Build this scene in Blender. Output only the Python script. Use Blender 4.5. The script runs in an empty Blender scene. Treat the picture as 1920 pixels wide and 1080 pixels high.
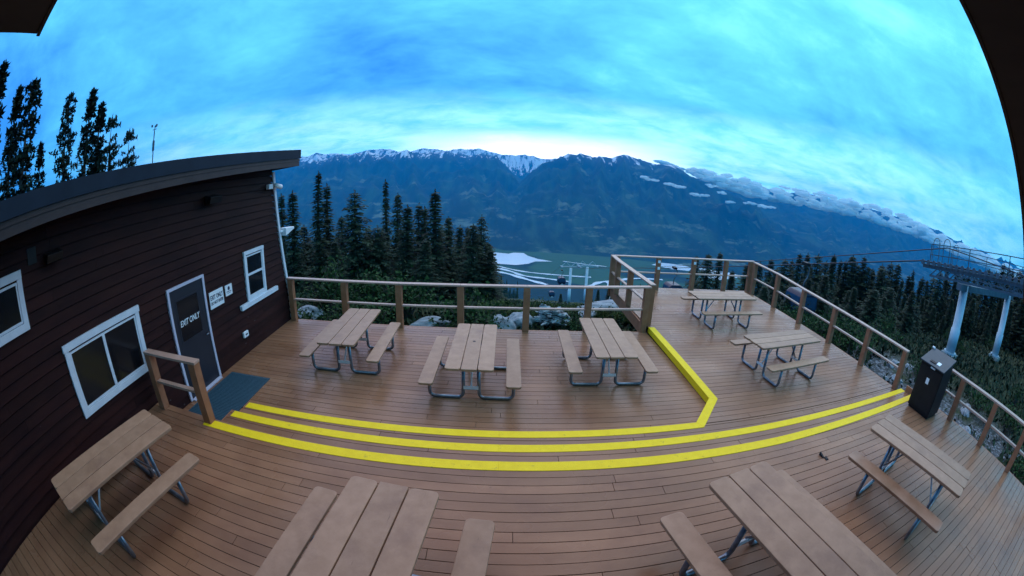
import bpy, bmesh, math, random
import numpy as np
from mathutils import Vector, Matrix, Euler
R_ = math.radians
random.seed(7)
scene = bpy.context.scene
C = scene.collection

# ------------------------------------------------------------------ camera
CAMZ = 3.195
cd = bpy.data.cameras.new('camera'); cam = bpy.data.objects.new('camera', cd); C.objects.link(cam); scene.camera = cam
cd.type = 'PANO'; cd.panorama_type = 'FISHEYE_LENS_POLYNOMIAL'
cd.sensor_width = 36; cd.sensor_fit = 'HORIZONTAL'
cd.fisheye_polynomial_k0 = 0
cd.fisheye_polynomial_k1 = -1.19138 / 18
cd.fisheye_polynomial_k2 = 0
cd.fisheye_polynomial_k3 = -0.18128 / 18 ** 3
cd.fisheye_polynomial_k4 = 0
cd.fisheye_fov = R_(220)
cd.clip_start = 0.05; cd.clip_end = 60000
cam.matrix_world = (Matrix.Translation((0, 0, CAMZ)) @ Matrix.Rotation(-0.021048, 4, 'Z') @ Matrix.Rotation(math.pi / 2, 4, 'X')
                    @ Matrix.Rotation(-0.264885, 4, 'X') @ Matrix.Rotation(0.036462, 4, 'Z'))

# ------------------------------------------------------------------ world: overcast blue dawn sky
w = bpy.data.worlds.new('World'); scene.world = w; w.use_nodes = True
nt = w.node_tree; nt.nodes.clear()
def N(nt, t, **kw):
    n = nt.nodes.new(t)
    for k, v in kw.items():
        if k == 'inp':
            for i, x in v.items(): n.inputs[i].default_value = x
        else: setattr(n, k, v)
    return n
def LK(nt, a, b): nt.links.new(a, b)
def math_n(nt, op, a, b=None, clamp=False):
    n = nt.nodes.new('ShaderNodeMath'); n.operation = op; n.use_clamp = clamp
    for i, v in enumerate((a, b)):
        if v is None: continue
        if isinstance(v, (int, float)): n.inputs[i].default_value = v
        else: nt.links.new(v, n.inputs[i])
    return n.outputs[0]
def ramp(nt, fac, stops, interp='LINEAR'):
    n = nt.nodes.new('ShaderNodeValToRGB'); n.color_ramp.interpolation = interp
    el = n.color_ramp.elements
    while len(el) < len(stops): el.new(0.5)
    for e, (p, c) in zip(el, stops):
        e.position = p; e.color = (*c, 1) if len(c) == 3 else c
    if fac is not None: nt.links.new(fac, n.inputs[0])
    return n.outputs[0]
def mixc(nt, fac, a, b, mode='MIX'):
    n = nt.nodes.new('ShaderNodeMix'); n.data_type = 'RGBA'; n.blend_type = mode
    for i, v in ((0, fac), (6, a), (7, b)):
        if isinstance(v, (int, float)): n.inputs[i].default_value = v
        elif isinstance(v, tuple): n.inputs[i].default_value = (*v, 1)
        else: nt.links.new(v, n.inputs[i])
    return n.outputs[2]
SUN_EL, SUN_AZ = 58, 15
tc = N(nt, 'ShaderNodeTexCoord'); sep = N(nt, 'ShaderNodeSeparateXYZ'); LK(nt, tc.outputs['Generated'], sep.inputs[0])
X, Y, Z = sep.outputs
zz = math_n(nt, 'ADD', math_n(nt, 'MAXIMUM', Z, 0.0), 0.20)
comb = N(nt, 'ShaderNodeCombineXYZ'); LK(nt, math_n(nt, 'DIVIDE', X, zz), comb.inputs[0]); LK(nt, math_n(nt, 'DIVIDE', Y, zz), comb.inputs[1])
mp = N(nt, 'ShaderNodeMapping'); mp.inputs['Rotation'].default_value = (0, 0, R_(24)); mp.inputs['Scale'].default_value = (.75, 1.0, 1); LK(nt, comb.outputs[0], mp.inputs[0])
n1 = N(nt, 'ShaderNodeTexNoise', inp={'Scale': 0.95, 'Detail': 8, 'Roughness': .55, 'Distortion': .5}); LK(nt, mp.outputs[0], n1.inputs['Vector'])
n2 = N(nt, 'ShaderNodeTexNoise', inp={'Scale': 3.2, 'Detail': 9, 'Roughness': .65, 'Distortion': .3}); LK(nt, mp.outputs[0], n2.inputs['Vector'])
# brighter towards the upper right and low in front, where the deck of cloud is thin
g = math_n(nt, 'ADD', math_n(nt, 'MULTIPLY', X, .22), math_n(nt, 'MULTIPLY', math_n(nt, 'ABSOLUTE', math_n(nt, 'SUBTRACT', Z, .30)), .28))
f = math_n(nt, 'ADD', math_n(nt, 'MULTIPLY', math_n(nt, 'SUBTRACT', n1.outputs[0], .5), 1.5), math_n(nt, 'MULTIPLY', math_n(nt, 'SUBTRACT', n2.outputs[0], .5), .55))
f = math_n(nt, 'ADD', math_n(nt, 'ADD', f, g), .38)
skyc = ramp(nt, f, [(.06, (.060, .36, 1.10)), (.34, (.13, .66, 1.35)), (.56, (.20, .94, 1.50)), (.80, (.38, 1.35, 1.65))])
# pale band of low cloud lying along the horizon, brightest straight ahead
zn = math_n(nt, 'ADD', Z, math_n(nt, 'MULTIPLY', math_n(nt, 'SUBTRACT', n1.outputs[0], .5), .10))
hb = ramp(nt, zn, [(.0, (1, 1, 1)), (.07, (.9, .9, .9)), (.12, (.45, .45, .45)), (.21, (0, 0, 0))], 'EASE')
yy = math_n(nt, 'MULTIPLY', math_n(nt, 'ADD', math_n(nt, 'SUBTRACT', Y, .35), math_n(nt, 'MULTIPLY', math_n(nt, 'MAXIMUM', X, 0.0), .30)), 1.5, True)
hb2 = math_n(nt, 'MULTIPLY', hb, yy)
hcol = ramp(nt, n2.outputs[0], [(.35, (.7, 2.3, 2.8)), (.62, (1.7, 3.2, 3.5))])
skyc = mixc(nt, hb2, skyc, hcol)
# warm white gap low in front where the dawn shows under the cloud
gap = math_n(nt, 'MULTIPLY', ramp(nt, math_n(nt, 'ADD', Z, math_n(nt, 'MULTIPLY', math_n(nt, 'SUBTRACT', n2.outputs[0], .5), .05)), [(.06, (1, 1, 1)), (.115, (0, 0, 0))], 'EASE'), math_n(nt, 'MULTIPLY', math_n(nt, 'SUBTRACT', math_n(nt, 'SUBTRACT', Y, math_n(nt, 'ABSOLUTE', math_n(nt, 'SUBTRACT', X, .12))), .55), 3.2, True))
skyc = mixc(nt, math_n(nt, 'MULTIPLY', gap, .8), skyc, (4.2, 4.0, 3.7))
below = math_n(nt, 'MULTIPLY', math_n(nt, 'ADD', math_n(nt, 'MULTIPLY', Z, -1.0), -.02), 30, True)
skyc = mixc(nt, below, skyc, (.02, .05, .09))
bg = N(nt, 'ShaderNodeBackground', inp={'Strength': 1.0}); LK(nt, skyc, bg.inputs[0])
wo = N(nt, 'ShaderNodeOutputWorld'); LK(nt, bg.outputs[0], wo.inputs[0])

# ------------------------------------------------------------------ light through the clouds
sl = bpy.data.lights.new('sun', 'SUN'); so = bpy.data.objects.new('sun', sl); C.objects.link(so)
sl.energy = 2.1; sl.angle = R_(105); sl.color = (1.0, .50, .27)
so.rotation_euler = (R_(90 - SUN_EL), 0, R_(180 - SUN_AZ)); so.location = (0, 0, 40)
scene.view_settings.view_transform = 'Standard'; scene.view_settings.look = 'None'
scene.view_settings.exposure = .12; scene.view_settings.gamma = 1
cy = scene.cycles
cy.max_bounces = 6; cy.volume_bounces = 0; cy.transparent_max_bounces = 14; cy.use_denoising = True
cy.sample_clamp_indirect = 4

# ------------------------------------------------------------------ helpers
class MB:
    def __init__(s): s.v = []; s.f = []
    def add(s, vs, fs):
        o = len(s.v); s.v += [tuple(v) for v in vs]; s.f += [tuple(i + o for i in f) for f in fs]; return s
    def hexa(s, p): # 4 bottom, 4 top
        return s.add(p, [(3, 2, 1, 0), (4, 5, 6, 7), (0, 1, 5, 4), (1, 2, 6, 5), (2, 3, 7, 6), (3, 0, 4, 7)])
    def box(s, x0, x1, y0, y1, z0, z1, M=None):
        p = [(x0, y0, z0), (x1, y0, z0), (x1, y1, z0), (x0, y1, z0), (x0, y0, z1), (x1, y0, z1), (x1, y1, z1), (x0, y1, z1)]
        if M is not None: p = [M @ Vector(q) for q in p]
        return s.hexa(p)
    def bar(s, a, b, wd, ht, up=(0, 0, 1)):
        a = Vector(a); b = Vector(b); d = (b - a).normalized(); u = Vector(up); sd = d.cross(u).normalized(); u = sd.cross(d)
        p = []
        for q in (a, b):
            p.append([q - sd * wd / 2 - u * ht / 2, q + sd * wd / 2 - u * ht / 2, q + sd * wd / 2 + u * ht / 2, q - sd * wd / 2 + u * ht / 2])
        A, B = p
        return s.hexa([A[0], A[1], B[1], B[0], A[3], A[2], B[2], B[3]])
    def tube(s, pts, r, n=8, cap=True):
        pts = [Vector(p) for p in pts]; o = len(s.v); k = len(pts)
        rs = r if isinstance(r, (list, tuple)) else [r] * k
        ref = None
        for i, p in enumerate(pts):
            d = (pts[min(i + 1, k - 1)] - pts[max(i - 1, 0)]).normalized()
            if ref is None:
                ref = Vector((0, 0, 1)) if abs(d.z) < .9 else Vector((1, 0, 0))
            a = (ref - d * ref.dot(d)).normalized(); ref = a; b = d.cross(a)
            for j in range(n):
                t = 2 * math.pi * j / n; s.v.append(tuple(p + (a * math.cos(t) + b * math.sin(t)) * rs[i]))
        for i in range(k - 1):
            for j in range(n):
                s.f.append((o + i * n + j, o + i * n + (j + 1) % n, o + (i + 1) * n + (j + 1) % n, o + (i + 1) * n + j))
        if cap:
            s.f.append(tuple(o + j for j in reversed(range(n)))); s.f.append(tuple(o + (k - 1) * n + j for j in range(n)))
        return s
    def prism(s, pts2, z0, z1): # pts2 ccw
        n = len(pts2)
        return s.add([(x, y, z0) for x, y in pts2] + [(x, y, z1) for x, y in pts2],
                     [tuple(reversed(range(n))), tuple(range(n, 2 * n))] + [(i, (i + 1) % n, n + (i + 1) % n, n + i) for i in range(n)])
    def build(s, name, m, parent=None, smooth=False, bevel=0, M=None):
        me = bpy.data.meshes.new(name); me.from_pydata(s.v, [], s.f); me.update()
        if m: me.materials.append(m)
        if smooth:
            me.polygons.foreach_set('use_smooth', [True] * len(me.polygons))
        o = bpy.data.objects.new(name, me); C.objects.link(o)
        if parent: o.parent = parent
        if M is not None: o.matrix_local = M
        if bevel:
            b = o.modifiers.new('bevel', 'BEVEL'); b.width = bevel; b.segments = 2; b.limit_method = 'ANGLE'
        return o
def tag(o, label=None, cat=None, group=None, kind=None):
    if label: o['label'] = label
    if cat: o['category'] = cat
    if group: o['group'] = group
    if kind: o['kind'] = kind
    return o
def empty(name, loc=(0, 0, 0), rz=0, label=None, cat=None, group=None):
    o = bpy.data.objects.new(name, None); C.objects.link(o); o.location = loc; o.rotation_euler = (0, 0, rz); o.empty_display_size = .3
    return tag(o, label, cat, group)
KIDS = {}
def copy_tree(o, parent=None):
    c = o.copy(); C.objects.link(c)
    if parent: c.parent = parent
    for ch in list(o.children): copy_tree(ch, c)
    return c
def polar(az, r): return r * math.sin(R_(az)), r * math.cos(R_(az))

def mat(name, c1, c2=None, rough=.6, scale=4, spec=.5, metal=0, bump=0, bscale=None, island=0, detail=5, stretch=None, r2=None, contrast=(.35, .65), coat=0):
    m = bpy.data.materials.new(name); m.use_nodes = True; t = m.node_tree
    b = t.nodes['Principled BSDF']; b.inputs['Roughness'].default_value = rough; b.inputs['Metallic'].default_value = metal
    b.inputs['Specular IOR Level'].default_value = spec; b.inputs['Coat Weight'].default_value = coat
    tcn = N(t, 'ShaderNodeTexCoord'); vec = tcn.outputs['Object']
    if stretch:
        mpn = N(t, 'ShaderNodeMapping'); mpn.inputs['Scale'].default_value = stretch; LK(t, vec, mpn.inputs[0]); vec = mpn.outputs[0]
    nn = N(t, 'ShaderNodeTexNoise', inp={'Scale': scale, 'Detail': detail, 'Roughness': .6}); LK(t, vec, nn.inputs['Vector'])
    col = ramp(t, nn.outputs[0], [(contrast[0], c1), (contrast[1], c2 or c1)])
    if island:
        gn = N(t, 'ShaderNodeNewGeometry')
        v = math_n(t, 'ADD', math_n(t, 'MULTIPLY', gn.outputs['Random Per Island'], island), 1 - island / 2)
        hs = N(t, 'ShaderNodeHueSaturation'); LK(t, v, hs.inputs['Value']); LK(t, col, hs.inputs['Color']); col = hs.outputs[0]
    LK(t, col, b.inputs['Base Color'])
    if r2 is not None:
        nr = N(t, 'ShaderNodeTexNoise', inp={'Scale': scale * .35, 'Detail': 4}); LK(t, tcn.outputs['Object'], nr.inputs['Vector'])
        rr = ramp(t, nr.outputs[0], [(.4, (rough,) * 3), (.6, (r2,) * 3)]); LK(t, rr, b.inputs['Roughness'])
    if bump:
        nb = N(t, 'ShaderNodeTexNoise', inp={'Scale': bscale or scale * 4, 'Detail': 4}); LK(t, vec, nb.inputs['Vector'])
        bm = N(t, 'ShaderNodeBump', inp={'Strength': bump, 'Distance': .01}); LK(t, nb.outputs[0], bm.inputs['Height']); LK(t, bm.outputs[0], b.inputs['Normal'])
    return m

M_ = {}
M_['deck'] = mat('deck_paint', (.235, .110, .058), (.30, .147, .080), rough=.24, r2=.42, scale=2.2, spec=.34, bump=.10, bscale=60, island=.24, stretch=(.35, 1, 1))
M_['rail'] = mat('rail_stain', (.30, .120, .060), (.37, .160, .085), spec=.3, rough=.5, scale=6, bump=.12, bscale=50, island=.12)
M_['railtop'] = mat('rail_cap_stain_skylit', (.44, .27, .20), (.52, .33, .26), rough=.34, scale=6, bump=.1, bscale=50)  # tan stain, base colour lightened for sky reflection on the flat caps
M_['plank'] = mat('table_plank', (.315, .178, .108), (.38, .222, .140), spec=.32, rough=.42, scale=7, bump=.12, bscale=120, island=.06)
M_['plankwet'] = mat('table_plank_damp', (.22, .105, .05), (.37, .20, .125), rough=.35, scale=1.8, bump=.12, bscale=120)
M_['yellow'] = mat('yellow_paint', (.84, .58, .008), (.93, .66, .012), rough=.6, spec=.25, scale=8, bump=.3, bscale=90, contrast=(.3, .7))
def overlay(m, scale, lo, hi, col, fac, objrand=0, coords='Object', stretch=(1, 1, 1)):
    t = m.node_tree; b = t.nodes['Principled BSDF']; src = b.inputs['Base Color'].links[0].from_socket
    tcn = N(t, 'ShaderNodeTexCoord'); mpn = N(t, 'ShaderNodeMapping'); mpn.inputs['Scale'].default_value = stretch; LK(t, tcn.outputs[coords], mpn.inputs[0])
    if objrand:
        oi = N(t, 'ShaderNodeObjectInfo'); cb = N(t, 'ShaderNodeCombineXYZ'); LK(t, math_n(t, 'MULTIPLY', oi.outputs['Random'], 37.0), cb.inputs[0]); LK(t, cb.outputs[0], mpn.inputs['Location'])
    n = N(t, 'ShaderNodeTexNoise', inp={'Scale': scale, 'Detail': 7, 'Roughness': .65}); LK(t, mpn.outputs[0], n.inputs['Vector'])
    c = mixc(t, ramp(t, n.outputs[0], [(lo, (0, 0, 0)), (hi, (fac,) * 3)]), src, col)
    if objrand:
        hs = N(t, 'ShaderNodeHueSaturation'); LK(t, math_n(t, 'ADD', math_n(t, 'MULTIPLY', oi.outputs['Random'], objrand), 1 - objrand / 2), hs.inputs['Value']); LK(t, c, hs.inputs['Color']); c = hs.outputs[0]
    LK(t, c, b.inputs['Base Color'])
# scuffed yellow: small dark chips
t = M_['yellow'].node_tree; b = t.nodes['Principled BSDF']; vn = N(t, 'ShaderNodeTexNoise', inp={'Scale': 11, 'Detail': 6, 'Roughness': .75}); tcn = N(t, 'ShaderNodeTexCoord'); LK(t, tcn.outputs['Object'], vn.inputs['Vector'])
src = b.inputs['Base Color'].links[0].from_socket
LK(t, mixc(t, ramp(t, vn.outputs[0], [(.60, (0, 0, 0)), (.72, (.75, .75, .75))]), src, (.30, .20, .05)), b.inputs['Base Color'])
M_['pipe'] = mat('galvanised_pipe', (.16, .18, .22), (.26, .29, .34), rough=.30, scale=12, metal=.75)
M_['bracket'] = mat('galvanised_plate', (.78, .80, .82), (.85, .86, .88), rough=.35, scale=12, metal=0)
M_['sidingm'] = mat('siding_stain', (.017, .0050, .0056), (.036, .0105, .0090), spec=.12, rough=.6, scale=1.6, bump=.25, bscale=40, island=.5, stretch=(1, .4, 2.5))
M_['trimw'] = mat('white_trim', (.60, .68, .76), (.70, .77, .84), rough=.5, scale=5, bump=.08)
M_['trimd'] = mat('door_trim', (.50, .50, .62), (.58, .58, .70), rough=.5, scale=5)
M_['glass'] = mat('window_glass', (.006, .007, .010), rough=.16, spec=.35, scale=1)
M_['doorm'] = mat('door_paint', (.011, .014, .024), (.015, .019, .031), rough=.4, scale=3)
M_['fascia'] = mat('fascia_board', (.022, .013, .014), (.036, .021, .021), rough=.55, scale=3, bump=.15)
M_['flash'] = mat('roof_flashing', (.010, .020, .036), (.014, .027, .047), rough=.65, scale=2, spec=.15)
M_['soffit'] = mat('soffit_board', (.030, .016, .011), (.045, .024, .016), rough=.7, scale=3, stretch=(1, .2, 1))
M_['dark'] = mat('dark_metal', (.006, .006, .008), (.012, .011, .013), spec=.3, rough=.5, scale=6)
M_['binlid'] = mat('bin_lid', (.018, .034, .05), (.026, .046, .066), rough=.45, scale=6)
M_['white'] = mat('white_plastic', (.75, .82, .88), (.8, .86, .9), rough=.4, scale=5)
M_['ink'] = mat('sign_ink', (.008, .012, .05), rough=.5)
M_['matm'] = mat('door_mat_rubber', (.014, .055, .088), (.024, .082, .120), rough=.7, scale=30, bump=.4)
M_['steel'] = mat('tower_steel', (.30, .42, .50), (.42, .55, .62), rough=.45, scale=1.5, metal=.1)
M_['truss'] = mat('truss_steel', (.055, .085, .115), (.09, .13, .17), rough=.5, scale=3, metal=.2)
M_['conc'] = mat('concrete', (.16, .20, .20), (.24, .28, .28), rough=.9, scale=6, bump=.3)
M_['cable'] = mat('cable', (.012, .016, .03), rough=.5)
M_['cabin'] = mat('cabin_paint', (.003, .010, .032), (.006, .016, .045), spec=.3, rough=.3, scale=3)
M_['cabglass'] = mat('cabin_glass', (.02, .06, .12), rough=.08)
def leafmat(name, a, b2, sc=.9):
    m = mat(name, a, b2, rough=.75, scale=sc, spec=.2, island=.5, detail=2)
    return m
M_['needle'] = leafmat('fir_needles', (.009, .019, .012), (.032, .054, .028), .8)
M_['needle2'] = leafmat('pine_needles', (.012, .020, .015), (.028, .040, .022), .8)
M_['bark'] = mat('bark', (.045, .032, .028), (.085, .068, .06), rough=.9, scale=8, bump=.5)
M_['deadbark'] = mat('dead_bark', (.13, .13, .14), (.22, .22, .24), rough=.9, scale=8)
M_['leaf'] = leafmat('shrub_leaves', (.012, .034, .009), (.034, .078, .020), 1.2)
M_['leafy'] = leafmat('yellow_green_leaves', (.040, .062, .012), (.075, .10, .02), 1.2)
M_['rock'] = mat('rock', (.14, .15, .17), (.34, .36, .39), rough=.85, scale=2.5, bump=.8, bscale=9)
M_['drift'] = mat('weathered_wood', (.035, .032, .036), (.52, .53, .55), rough=.8, scale=3.2, bump=.9, bscale=8, stretch=(1, 1, 3), contrast=(.44, .56))

overlay(M_['deck'], .9, .48, .66, (.165, .072, .043), .5)
overlay(M_['deck'], 9, .66, .74, (.06, .035, .03), .6)
overlay(M_['plank'], 2.2, .52, .70, (.20, .105, .072), .5, .22)
overlay(M_['plank'], 30, .66, .72, (.12, .07, .05), .5, 0, stretch=(1, .12, 1))
overlay(M_['railtop'], 3, .5, .7, (.26, .16, .12), .5)
overlay(M_['sidingm'], 5, .5, .68, (.038, .013, .010), .6, stretch=(1, .25, 2))

# ================================================================== GROUND
def vnoise(x, y, seed=0):
    xi = np.floor(x).astype(np.int64); yi = np.floor(y).astype(np.int64); xf = x - xi; yf = y - yi
    u = xf * xf * (3 - 2 * xf); v = yf * yf * (3 - 2 * yf)
    def h(a, b):
        n = (a * 374761393 + b * 668265263 + seed * 1442695041) & 0x7fffffff
        n = ((n ^ (n >> 13)) * 1274126177) & 0x7fffffff
        return ((n ^ (n >> 16)) & 0xffff) / 65535.0
    return (h(xi, yi) * (1 - u) + h(xi + 1, yi) * u) * (1 - v) + (h(xi, yi + 1) * (1 - u) + h(xi + 1, yi + 1) * u) * v
def fbm(x, y, o=5, seed=0, ridged=False):
    s = np.zeros_like(x, dtype=float); a = .5; tot = 0
    for i in range(o):
        n = vnoise(x, y, seed + i * 17)
        if ridged: n = 1 - np.abs(2 * n - 1)
        s += a * n; tot += a; a *= .5; x = x * 2.03 + 11.3; y = y * 2.03 + 5.7
    return s / tot
VALLEY = -650.0
def near_h(x, y):
    x = np.asarray(x, float); y = np.asarray(y, float)
    r = np.hypot(x, y); az = np.degrees(np.arctan2(x, y))
    base = np.interp(az, [-180, -60, -25, -8, 18, 32, 55, 90, 180], [-1.0, -1.3, -1.5, -2.0, -2.0, -1.6, -1.05, -.9, -.9])
    s1 = np.interp(az, [-180, -120, -60, -10, 32, 55, 75, 100, 180], [.02, .05, .16, .30, .30, .19, .08, .03, .02])
    s2 = np.interp(az, [-180, -120, -60, -10, 35, 60, 78, 95, 180], [.05, .1, .26, .30, .30, .33, .20, .12, .05])
    h = base - np.clip(r - 16, 0, 22) * s1 - np.clip(r - 38, 0, None) * s2
    return h
def ground_h(x, y):
    x = np.asarray(x, float); y = np.asarray(y, float)
    r = np.hypot(x, y)
    h = near_h(x, y)
    h = np.maximum(h, VALLEY)
    amp = np.clip((r - 10) / 30, .05, 1) * np.clip(r / 60, .25, 6)
    h = h + np.where(h > VALLEY + 1, (fbm(x / 5, y / 5, 3, 3) - .5) * amp * .9, 0)
    return h
def gz(x, y): return float(ground_h(np.array([x]), np.array([y]))[0])
def grid_obj(name, az0, az1, naz, rs, hf, m, kind='structure'):
    az = np.radians(np.linspace(az0, az1, naz)); rs = np.asarray(rs)
    A, Rr = np.meshgrid(az, rs, indexing='ij'); x = Rr * np.sin(A); y = Rr * np.cos(A); z = hf(x, y)
    nv = np.stack([x, y, z], -1).reshape(-1, 3); k = len(rs)
    i, j = np.meshgrid(np.arange(naz - 1), np.arange(k - 1), indexing='ij'); a = (i * k + j).ravel()
    faces = np.stack([a, a + 1, a + k + 1, a + k], 1)
    me = bpy.data.meshes.new(name); me.from_pydata(nv.tolist(), [], faces.tolist()); me.update()
    me.polygons.foreach_set('use_smooth', [True] * len(me.polygons)); me.materials.append(m)
    o = bpy.data.objects.new(name, me); C.objects.link(o); return tag(o, kind=kind)

def ground_mat():
    m = bpy.data.materials.new('ground_soil'); m.use_nodes = True; t = m.node_tree; b = t.nodes['Principled BSDF']; b.inputs['Roughness'].default_value = .95
    b.inputs['Specular IOR Level'].default_value = .2
    g = N(t, 'ShaderNodeNewGeometry'); P = g.outputs['Position']
    nA = N(t, 'ShaderNodeTexNoise', inp={'Scale': .35, 'Detail': 6, 'Roughness': .65}); LK(t, P, nA.inputs['Vector'])
    nB = N(t, 'ShaderNodeTexNoise', inp={'Scale': 7, 'Detail': 6, 'Roughness': .7}); LK(t, P, nB.inputs['Vector'])
    vo = N(t, 'ShaderNodeTexVoronoi', inp={'Scale': 9}); LK(t, P, vo.inputs['Vector'])
    grav = mixc(t, ramp(t, vo.outputs['Color'], [(.2, (0, 0, 0)), (.9, (1, 1, 1))]), (.075, .075, .082), (.25, .26, .29))
    grav = mixc(t, ramp(t, vo.outputs['Distance'], [(.25, (0, 0, 0)), (.7, (.8, .8, .8))]), grav, (.03, .03, .03))
    soil = mixc(t, nB.outputs[0], (.022, .030, .014), (.050, .062, .026))
    se = N(t, 'ShaderNodeSeparateXYZ'); LK(t, P, se.inputs[0])
    right = math_n(t, 'MULTIPLY', math_n(t, 'SUBTRACT', se.outputs[0], 8.5), .8, True)
    far = math_n(t, 'MULTIPLY', math_n(t, 'SUBTRACT', 15.5, se.outputs[0]), .30, True)
    gm = math_n(t, 'MULTIPLY', math_n(t, 'MULTIPLY', right, far), ramp(t, nA.outputs[0], [(.40, (0, 0, 0)), (.50, (1, 1, 1))]))
    LK(t, mixc(t, gm, soil, grav), b.inputs['Base Color'])
    bm = N(t, 'ShaderNodeBump', inp={'Strength': .9, 'Distance': .05}); LK(t, vo.outputs['Distance'], bm.inputs['Height']); LK(t, bm.outputs[0], b.inputs['Normal'])
    return m
rs_near = np.concatenate([[0.5], np.linspace(4, 40, 60), np.geomspace(42, 400, 40), np.geomspace(440, 2100, 14)])
grid_obj('ground', -180, 180, 361, rs_near, ground_h, ground_mat())

def valley_mat():
    m = bpy.data.materials.new('valley_fields'); m.use_nodes = True; t = m.node_tree; b = t.nodes['Principled BSDF']; b.inputs['Roughness'].default_value = .95; b.inputs['Specular IOR Level'].default_value = .1
    g = N(t, 'ShaderNodeNewGeometry'); P = g.outputs['Position']
    nA = N(t, 'ShaderNodeTexNoise', inp={'Scale': .0011, 'Detail': 6, 'Roughness': .6}); LK(t, P, nA.inputs['Vector'])
    nB = N(t, 'ShaderNodeTexNoise', inp={'Scale': .012, 'Detail': 5, 'Roughness': .7}); LK(t, P, nB.inputs['Vector'])
    field = mixc(t, nB.outputs[0], (.028, .070, .026), (.060, .120, .045))
    wood = mixc(t, nB.outputs[0], (.010, .020, .014), (.025, .042, .024))
    vl = N(t, 'ShaderNodeVectorMath', operation='LENGTH'); LK(t, P, vl.inputs[0]); sv = N(t, 'ShaderNodeSeparateXYZ'); LK(t, P, sv.inputs[0])
    nearw = math_n(t, 'MULTIPLY', math_n(t, 'SUBTRACT', math_n(t, 'SUBTRACT', 2960.0, vl.outputs['Value']), math_n(t, 'ADD', math_n(t, 'MULTIPLY', sv.outputs[0], .35), math_n(t, 'MULTIPLY', nA.outputs[0], 260.0))), .03, True)
    wm = math_n(t, 'MAXIMUM', nearw, ramp(t, nA.outputs[0], [(.54, (0, 0, 0)), (.60, (1, 1, 1))]))
    LK(t, mixc(t, wm, field, wood), b.inputs['Base Color'])
    return m
grid_obj('valley_floor', -75, 110, 120, np.linspace(1900, 4200, 12), lambda x, y: np.full_like(x, VALLEY + 1.5), valley_mat())

# ---- mountains -------------------------------------------------------
RIDGE_A = ([-60, -36, -31, -28, -24, -18, -12, -8, -5, -3, -1.6, -.4, .6, 1.6, 2.6, 4, 6, 12], [0.6, 1.0, 1.5, 2.3, 2.9, 3.0, 3.0, 2.9, 3.0, 2.9, 2.5, 1.7, .7, -.3, -1.3, -2.5, -4, -6])
RIDGE_B = ([-4, 0, 1.8, 3.0, 4.6, 7.5, 9.8, 12.6, 16, 20, 23.5, 27, 30, 34, 38, 43, 50, 58], [-7, -3.4, -1.2, .2, 1.6, 2.9, 3.45, 3.1, 3.5, 3.2, 2.5, 1.4, .4, -1.0, -2.6, -4.6, -7, -10])
RIDGE_C = ([-6, -3, 0, 4, 7, 10, 24, 30, 38, 46, 54, 62, 70, 80, 95, 110], [3.3, 3.4, 3.0, 2.5, 2.5, 1.9, 1.9, 1.9, 1.7, 1.9, 1.9, 1.6, 1.0, .3, -.5, -1.5])
def range_h(x, y, R0, prof, foot, seed, rough):
    r = np.hypot(x, y); az = np.degrees(np.arctan2(x, y))
    top = CAMZ + R0 * np.tan(np.radians(np.interp(az, *prof)))
    t = (r - foot) / (R0 - foot)
    up = np.where(t < 1, np.clip(t, 0, 1) ** 1.25, np.clip(1 - (t - 1) * 2.2, -1, 1))
    h = VALLEY + (top - VALLEY) * up
    n = fbm(x / 900, y / 900, 6, seed, True) - .62
    n2 = fbm(az / 2.9 + x / 9000 + seed, r / 3200 + y / 9000, 5, seed + 5, True) - .6
    amp = rough * np.clip(t * 1.3, 0, 1) * (1 - .72 * np.clip(1 - np.abs(t - 1) * 7, 0, 1))
    return h + (n * .8 + n2 * 1.15) * amp * 450
def mtn_h(x, y):
    a = range_h(x, y, 9800, RIDGE_A, 3700, 3, 1.0)
    b = range_h(x, y, 7900, RIDGE_B, 3600, 9, .95)
    c = range_h(x, y, 12500, RIDGE_C, np.where(np.degrees(np.arctan2(x, y)) < 14, 9300, 5200), 21, 1.0)
    return np.maximum(np.maximum(np.maximum(a, b), c), VALLEY + .5)
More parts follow.
